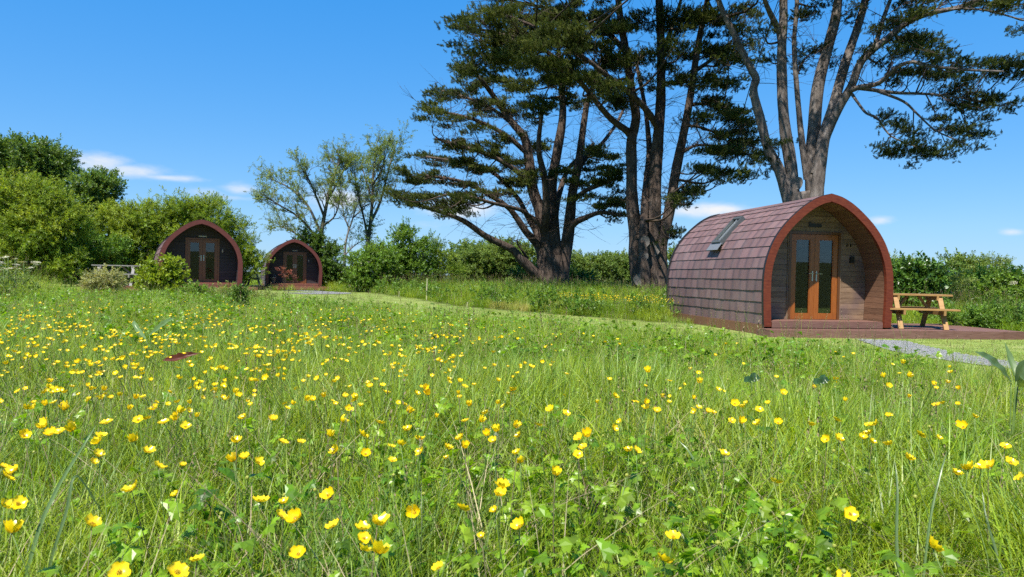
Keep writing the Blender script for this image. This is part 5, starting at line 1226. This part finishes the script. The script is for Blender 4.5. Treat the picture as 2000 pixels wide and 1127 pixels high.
xx = np.repeat(x, 5) + rng.normal(0, .16, len(x) * 5); yy = np.repeat(y, 5) + rng.normal(0, .16, len(x) * 5); hh = rng.uniform(.05, .5, len(xx))
o = scatter('rough_weeds', 'mid', np.c_[xx, yy, T(xx, yy) + hh], rng.normal(0, .6, (len(xx), 3)) + [0, 0, .6], scl=rng.uniform(.18, .34, len(xx)), tint=rng.uniform(0, .8, len(xx))); tag(o, 'leafy weeds mixed into the rough grass before the hedge', 'weeds')
x, y = sample(-8, 16, 13, 36, 3.5, roughm)
o = scatter('rough_seed_grass', 'stalk', np.c_[x, y, T(x, y)], scl=rng.uniform(1.2, 1.9, len(x)), tint=rng.uniform(0, 1, len(x))); tag(o, 'seeding stalks in the rough grass', 'grass')

# ------------------------------------------------------------------ buttercups
def petal_vf(cup=.45):
    V = []; Fc = []; nu, nv = 5, 4
    for i in range(nu + 1):
        t = i / nu
        for j in range(nv + 1):
            s = (j / nv - .5) * 2; w = .42 * math.sin(min(1, t * 1.08) ** .75 * 2.55) + .03
            rr = t * .5 * (1 - .10 * s * s * t); z = cup * t ** 1.7 * .62 + .10 * s * s * t
            V.append((s * w * .5 * 1.25, rr, z))
    for i in range(nu):
        for j in range(nv): a = i * (nv + 1) + j; Fc.append((a, a + 1, a + nv + 2, a + nv + 1))
    return V, Fc
PET = [make_mesh('petal', *petal_vf(c), M['petal'], True) for c in (.28, .55, 1.0)]
def head_vf(cup):
    V, Fc = [], []
    for k in range(5):
        v, f = petal_vf(cup); a = k * 1.2566; b = len(V)
        V += [(x * math.cos(a) - y * math.sin(a), x * math.sin(a) + y * math.cos(a), z + .012 * (k % 2)) for x, y, z in v]; Fc += [tuple(i + b for i in q) for q in f]
    return V, Fc
cen = MB()
for i in range(16):
    a = i * 2.4; rr = .16 * math.sqrt(i / 16); cen.bar((rr * .6 * math.cos(a), rr * .6 * math.sin(a), .01), (rr * math.cos(a), rr * math.sin(a), .15 - rr * .3), .03, .03, (.3, .9, .1))
CEN = make_mesh('stamens', cen.v, cen.f, M['stamen'])
HEAD = [two_mat('flower_head', [(*head_vf(c), M['petal']), (cen.v, cen.f, M['stamen'])]) for c in (.28, .55, 1.15)]
for me in HEAD: me.polygons.foreach_set('use_smooth', np.ones(len(me.polygons), dtype=bool))

near = [(54,797,23),(131,797,16),(208,824,23),(270,819,24),(288,816,22),(301,797,20),(320,824,20),(362,832,20),(348,804,15),(347,817,15),(86,832,20),(100,845,19),(117,842,19),(143,839,20),(136,827,17),(47,849,18),(197,849,24),(194,860,20),(191,887,18),(182,902,14),(262,860,22),(290,881,28),(309,909,23),(357,908,12),(26,918,22),(13,929,22),(5,909,14),(257,954,26),(343,965,14),(35,981,28),(9,986,22),(180,1020,26),(23,1037,40),
 (475,815,15),(533,818,17),(560,796,12),(667,821,22),(681,797,14),(462,861,20),(552,862,23),(588,862,16),(644,851,16),(656,880,21),(457,899,19),(478,892,18),(504,901,20),(509,976,30),(555,980,18),(548,1006,30),(578,1009,30),(642,964,28),(651,1025,34),(583,1080,28),(385,1091,26),(233,1114,46),(345,1114,52),
 (695,779,18),(682,797,14),(754,765,16),(813,768,13),(838,769,14),(796,804,16),(742,824,22),(707,848,22),(796,838,18),(819,856,20),(783,867,18),(764,871,16),(822,881,20),(714,885,19),(766,898,17),(874,874,18),(872,894,12),(900,855,18),(908,873,16),(909,821,16),(938,822,15),(949,806,15),(971,841,16),(953,848,15),(963,860,17),(1006,833,16),(1014,850,16),(1052,829,17),(1076,799,18),(1105,806,17),(983,792,11),(1002,761,16),(1010,884,17),(1016,901,22),(1084,924,20),(980,948,28),(977,964,24),(904,992,26),(966,996,16),(1016,1024,30),(811,999,27),(737,1021,38),(708,1030,30),(711,1049,24),(714,1073,28),(742,1077,40),(940,1047,14),(856,1107,25),
 (1147,850,19),(1131,855,20),(1139,872,18),(1128,887,20),(1200,773,15),(1262,796,16),(1282,802,16),(1211,823,12),(1198,835,15),(1228,879,18),(1243,878,18),(1315,1046,28),(1296,1092,38),(1266,725,14),(877,745,11),(907,754,13),
 (1366,747,12),(1402,761,12),(1435,787,17),(1450,794,13),(1482,799,24),(1364,795,14),(1383,803,13),(1429,821,14),(1446,823,14),(1481,826,18),(1520,824,15),(1529,766,13),(1584,829,15),(1634,819,16),(1615,857,16),(1638,856,20),(1698,829,22),(1711,827,22),(1685,854,15),(1696,846,15),(1703,862,13),(1736,867,16),(1797,848,17),(1833,855,11),(1774,894,18),(1882,832,22),(1829,790,14),(1963,871,20),(1974,901,23),(1916,911,22),(1930,908,22),(1890,915,21),(1868,924,17),(1994,932,22),(1415,886,20),(1516,940,26),(1660,1001,34),(1821,1066,31),(1646,1122,22),(1632,740,11),(1724,736,12),(1857,727,14),(1763,709,10),(1773,734,12),(1735,753,12)]
fr = np.random.default_rng(77)
# the rest of the 300 nearest: denser to the left and farther in, as in the photograph
far_px = []
def fl_density(px, py):
    t = (py - 590) / 200.0; left = np.clip((1150 - px) / 650, .0, 1)
    d = .085 + 1.1 * left * np.exp(-((py - 655) / 55) ** 2) + .22 * left * np.exp(-((py - 740) / 60) ** 2)
    return d * (.05 + 1.9 * np.clip(noise2(px / 85., py / 16., 1.0, 2) * .6 + noise2(px / 31., py / 7., 1.0, 4) * .6 - .17, 0, 1) ** 2.4)
def edge_y(px):   # picture height where the meadow's far edge ends
    return np.interp(px, [0, 300, 500, 700, 900, 1100, 1300, 1500, 1700, 1900, 2000], [572, 582, 584, 594, 614, 628, 648, 668, 690, 712, 716])
while len(far_px) < 1250:
    px = fr.uniform(-150, 2150); u = fr.uniform(0, 1); py = 575 + (u ** 1.35) * 240
    if py > edge_y(px) + 3 and fr.uniform() < fl_density(px, py) * (1.0 if py < 790 else .4): far_px.append((px, py))
far_px = np.array(far_px)
flowers = []
for (px, py, s) in near: flowers.append((px, py, s, True))
order = np.argsort(-far_px[:, 1])
nind = 300 - len(near)
for k in order[:nind]: flowers.append((far_px[k, 0], far_px[k, 1], 0, False))
rest = far_px[order[nind:]]
M['stem2'] = M['stem']
bands = [(1060, 'along the bottom edge of the photo'), (1000, 'in the second row above the bottom edge'), (960, 'in the third row above the bottom edge'), (0, '')]
ranked = {}
for i, f in enumerate(flowers):
    if f[3] and f[2] >= 22 and f[1] >= 940:
        bnd = next(j for j, b in enumerate(bands) if f[1] >= b[0]); bnd = min(bnd, 2); ranked.setdefault(bnd, []).append(i)
ORD = 'first second third fourth fifth sixth seventh eighth ninth tenth eleventh twelfth thirteenth fourteenth fifteenth sixteenth'.split()
lab = {}
for bnd, idx in ranked.items():
    idx.sort(key=lambda i: flowers[i][0])
    for j, i in enumerate(idx): lab[i] = '%s large yellow buttercup from the left %s' % (ORD[j], bands[bnd][1])
for i, (px, py, s, manual) in enumerate(flowers):
    hgt = fr.uniform(.30, .40) if py < 930 else fr.uniform(.27, .37)
    d = ray(px, py)
    p = onz(px, py, hgt)
    for _ in range(3): p = onz(px, py, hgt + Tz(p[0], p[1]))
    dist = np.linalg.norm(p - [0, 0, CZ])
    size = np.clip(s * dist / F_PX * 1.05, .018, .038) if s else fr.uniform(.017, .028)
    gz = Tz(p[0], p[1]); lean = fr.normal(0, .05, 2); bx, by = p[0] + lean[0], p[1] + lean[1]
    root = empty('buttercup', (bx, by, gz)); root.empty_display_size = .02
    if i in lab: tag(root, lab[i], 'flower', 'large buttercups nearest the camera')
    else: tag(root, 'small yellow buttercup on a thin stem out in the meadow grass', 'flower', 'buttercups out in the meadow')
    top = np.array([p[0] - bx, p[1] - by, p[2] - gz - size * .12])
    mb = MB(); mb.tube(catmull([(0, 0, -.01), top * .5 + np.array([fr.normal(0, .012), fr.normal(0, .012), 0]), top], 3), np.linspace(.0016, .0010, 7) * (1.15 if s >= 20 else 1.0), 4); mb.build('stem', M['straw'] if fr.uniform() < .25 else M['stem'], root, True)
    tilt = np.array([fr.normal(0, .48), fr.normal(-.22, .42), 1.0])
    e = dir_euler(tilt[None], np.array([fr.uniform(0, 6.28)]))[0]
    ci = fr.choice(3, p=[.3, .45, .25])
    if s >= 20:
        from mathutils import Euler
        Rm = Euler([float(v) for v in e]).to_matrix().to_4x4()
        for k in range(5):
            o = mobj('petal', PET[fr.integers(max(0, ci - 1), ci + 1)], root)
            o.matrix_local = Matrix.Translation([float(v) for v in top]) @ Rm @ Matrix.Rotation(k * 1.2566 + fr.normal(0, .06), 4, 'Z') @ Matrix.Translation((0, 0, .0006 * (k % 2))) @ Matrix.Scale(float(size * fr.uniform(.92, 1.06)), 4)
        o = mobj('stamens', CEN, root); o.matrix_local = Matrix.Translation([float(v) for v in top]) @ Rm @ Matrix.Scale(float(size), 4)
    else:
        o = mobj('flower_head', HEAD[ci], root); o.location = [float(v) for v in top]; o.rotation_euler = [float(v) for v in e]; o.scale = [float(size)] * 3
# the remaining blooms, farther in
bc = []
for c in range(3):
    v1, f1 = head_vf((.3, .5, .75)[c]); v2, f2 = tube_arrays(catmull([(.8, .3, -13), (.3, 0, -6), (0, 0, 0)], 3), [.05] * 7, 3)
    bc.append(two_mat('buttercup_far', [(v1, f1, M['petal']), (v2, f2, M['stem'])]))
proto('bloom', bc)
M['bud'] = plain_mat('flower_bud', (.34, .36, .05), .5)
bd = []
for c in range(3):
    mbb = MB(); mbb.lathe([(.0, -.16), (.16, -.1), (.22, .05), (.15, .2), (0, .28)], 7); v2, f2 = tube_arrays(catmull([(1.2 * (c - 1), .3, -11), (.5 * (c - 1), 0, -5), (0, 0, -.1)], 3), [.055] * 7, 3)
    bd.append(two_mat('bud', [(mbb.v, mbb.f, M['bud']), (v2, f2, M['stem'])]))
proto('bud', bd)
bq = rng.uniform([-6, .9], [6, 7], (1500, 2)); bq = bq[mead(bq[:, 0], bq[:, 1])][:620]
o = scatter('buttercup_buds', 'bud', np.c_[bq, T(bq[:, 0], bq[:, 1]) + rng.uniform(.22, .38, len(bq))], rng.normal(0, .22, (len(bq), 3)) + [0, 0, 1], scl=rng.uniform(.018, .028, len(bq)), tint=.5); tag(o, 'unopened green buttercup buds among the blooms', 'buds')
P = []
for px, py in rest:
    h = fr.uniform(.30, .42); p = onz(px, py, h)
    for _ in range(2): p = onz(px, py, h + Tz(p[0], p[1]))
    if p[1] < 26 and p[1] > 0: P.append(p)
P = np.array(P)
# a drift of them in the rough grass under the middle cypress too
q = np.stack([fr.uniform(1.3, 4.3, 900), fr.uniform(18.9, 22.5, 900)], 1); q = q[(noise2(q[:, 0], q[:, 1], .8, 1) > .42) & in_rough(q[:, 0], q[:, 1])]
P = np.vstack([P, np.c_[q, T(q[:, 0], q[:, 1]) + fr.uniform(.46, .62, len(q))]])
o = scatter('distant_buttercups', 'bloom', P, fr.normal(0, .25, P.shape) + [0, -.2, 1], scl=fr.uniform(.017, .030, len(P)), tint=.5); tag(o, 'many small buttercups dotting the far side of the meadow', 'flowers')

# ------------------------------------------------------------------ single larger leaves in the meadow
M['dock'] = leaf_mat('dock_leaf', [(.16, .25, .09), (.20, .30, .13)], .35, .35, .5)
M['rust'] = leaf_mat('withered_leaf', [(.11, .028, .014), (.19, .055, .025)], .2, .5, .4)
M['deepleaf'] = leaf_mat('deep_green_leaf', [(.040, .090, .020), (.060, .12, .03)], .2, .3, .6)
def ribbon_leaf(pts, w, org, name, mat, parent, cup=.25, prof=1.0):
    C = catmull(pts, 6); m_ = len(C); tg = np.gradient(C, axis=0); tg /= np.linalg.norm(tg, axis=1)[:, None]
    sd = np.cross(tg, np.array([0.15, -.75, .65])); sd /= np.linalg.norm(sd, axis=1)[:, None]; up = np.cross(sd, tg); V = []; Fc = []; K = 6
    for i in range(m_):
        t = i / (m_ - 1); wd = w * (math.sin(math.pi * min(1, t ** .8 * .97 + .03)) ** prof) * (1 + .06 * math.sin(i * 1.9))
        for j in range(K + 1):
            s = (j / K - .5) * 2; V.append(C[i] + sd[i] * s * wd / 2 + up[i] * (abs(s) * cup * wd * .5 + .012 * math.sin(i * 1.3 + s * 3) * wd * 4) - org)
    for i in range(m_ - 1):
        for j in range(K): a = i * (K + 1) + j; Fc.append((a, a + 1, a + K + 2, a + K + 1))
    return mobj(name, make_mesh(name, V, Fc, mat, True), parent)
def weed(name, label, base, leaves, mat, stem=True, cat='plant', lname='leaf'):
    b = np.array(base, float); gz = Tz(b[0], b[1]); org = np.array([b[0], b[1], gz]); root = empty(name, org); tag(root, label, cat)
    for (pts, w, cup) in leaves:
        P = np.array(pts); ribbon_leaf(P, w, org, lname, mat, root, cup)
        if stem: MB().tube(catmull([(0, 0, -.02), (P[0] - org) * [.6, .6, .6], P[0] - org], 3), np.linspace(.005, .003, 7), 5).build('stalk', M['stem'], root, True)
    return root
Zd = 6.0
weed('dock_plant', 'pale dock leaf standing out of the meadow grass on the left, below the lime shrub', at(300, 700, Zd), [([at(292, 655, Zd), at(312, 640, Zd - .05), at(328, 628, Zd - .08), at(342, 621, Zd - .1)], .062, .5), ([at(285, 662, Zd), at(272, 648, Zd + .1), at(262, 632, Zd + .15), at(262, 626, Zd + .2)], .04, .5)], M['dock'])
Zr_ = 4.6
weed('withered_leaf', 'rust-red withered leaf lying on the meadow grass', onz(350, 700, .28), [([at(318, 704, Zr_), at(345, 702, Zr_ - .02), at(368, 695, Zr_ - .02), at(390, 690, Zr_)], .055, .8)], M['rust'], False, 'leaf', 'blade')
Zq = 3.6
weed('dock_plant', 'large pale dock leaf leaning in at the right edge before the gravel path', at(1975, 800, Zq), [([at(1975, 748, Zq), at(1950, 722, Zq - .05), at(1925, 700, Zq - .1), at(1903, 686, Zq - .12)], .068, .5), ([at(1985, 750, Zq), at(1998, 720, Zq), at(2020, 700, Zq)], .07, .5), ([at(1985, 742, Zq), at(1972, 705, Zq + .05), at(1962, 668, Zq + .08)], .04, .6), ([at(1988, 755, Zq), at(2005, 745, Zq - .1), at(2035, 748, Zq - .15)], .07, .5)], M['dock'])
for (px, py, Z, lb) in ((1468, 742, 4.4, 'dark two-leaved seedling in the grass left of the other one, below the largest pod'), (1603, 746, 4.4, 'dark two-leaved seedling in the grass below the doors of the largest pod')):
    weed('heart_leaf_seedling', lb, at(px, py + 40, Z), [([at(px, py + 4, Z), at(px - 8, py, Z - .01), at(px - 16, py + 4, Z - .03)], .05, .3), ([at(px + 1, py + 3, Z), at(px + 9, py - 4, Z), at(px + 17, py - 3, Z)], .045, .3), ([at(px, py + 2, Z), at(px + 3, py - 8, Z + .02), at(px + 9, py - 15, Z + .04)], .035, .3)], M['deepleaf'])
# a few long broad blades close to the lens
for (pts, w, lb) in (([(40, 1180), (75, 1040), (115, 950), (165, 868), (188, 830)], .010, 'long pale grass blade slanting up beside the lower left corner'), ([(95, 1120), (130, 1000), (150, 930), (205, 1010)], .008, 'long grass blade bent over near the lower left corner'),
                     ([(1755, 1150), (1750, 1050), (1752, 960), (1748, 900)], .009, 'upright broad grass blade near the bottom, right of the leaf bed'), ([(1385, 960), (1350, 890), (1325, 860)], .010, 'blue-green curved blade left of the leaf bed'), ([(1800, 1160), (1815, 1020), (1835, 930), (1850, 880)], .007, 'tall leaning grass blade among the leaves at lower right'), ([(1960, 1150), (1945, 1080), (1925, 1010), (1918, 960)], .009, 'broad grass blade in the lower right corner')):
    dd = onz(pts[0][0], min(pts[0][1], 1127), .12)[1]; W_ = [at(a, b, dd + .04 * k) for k, (a, b) in enumerate(pts)]
    o0 = np.array([W_[0][0], W_[0][1], Tz(W_[0][0], W_[0][1])]); bl = ribbon_leaf(np.vstack([[o0 + [0, 0, -.01]], W_]), w, o0, 'grass_blade', M['dock'], None, .5, .6); bl.location = o0; tag(bl, lb, 'grass blade', 'long blades close to the camera')
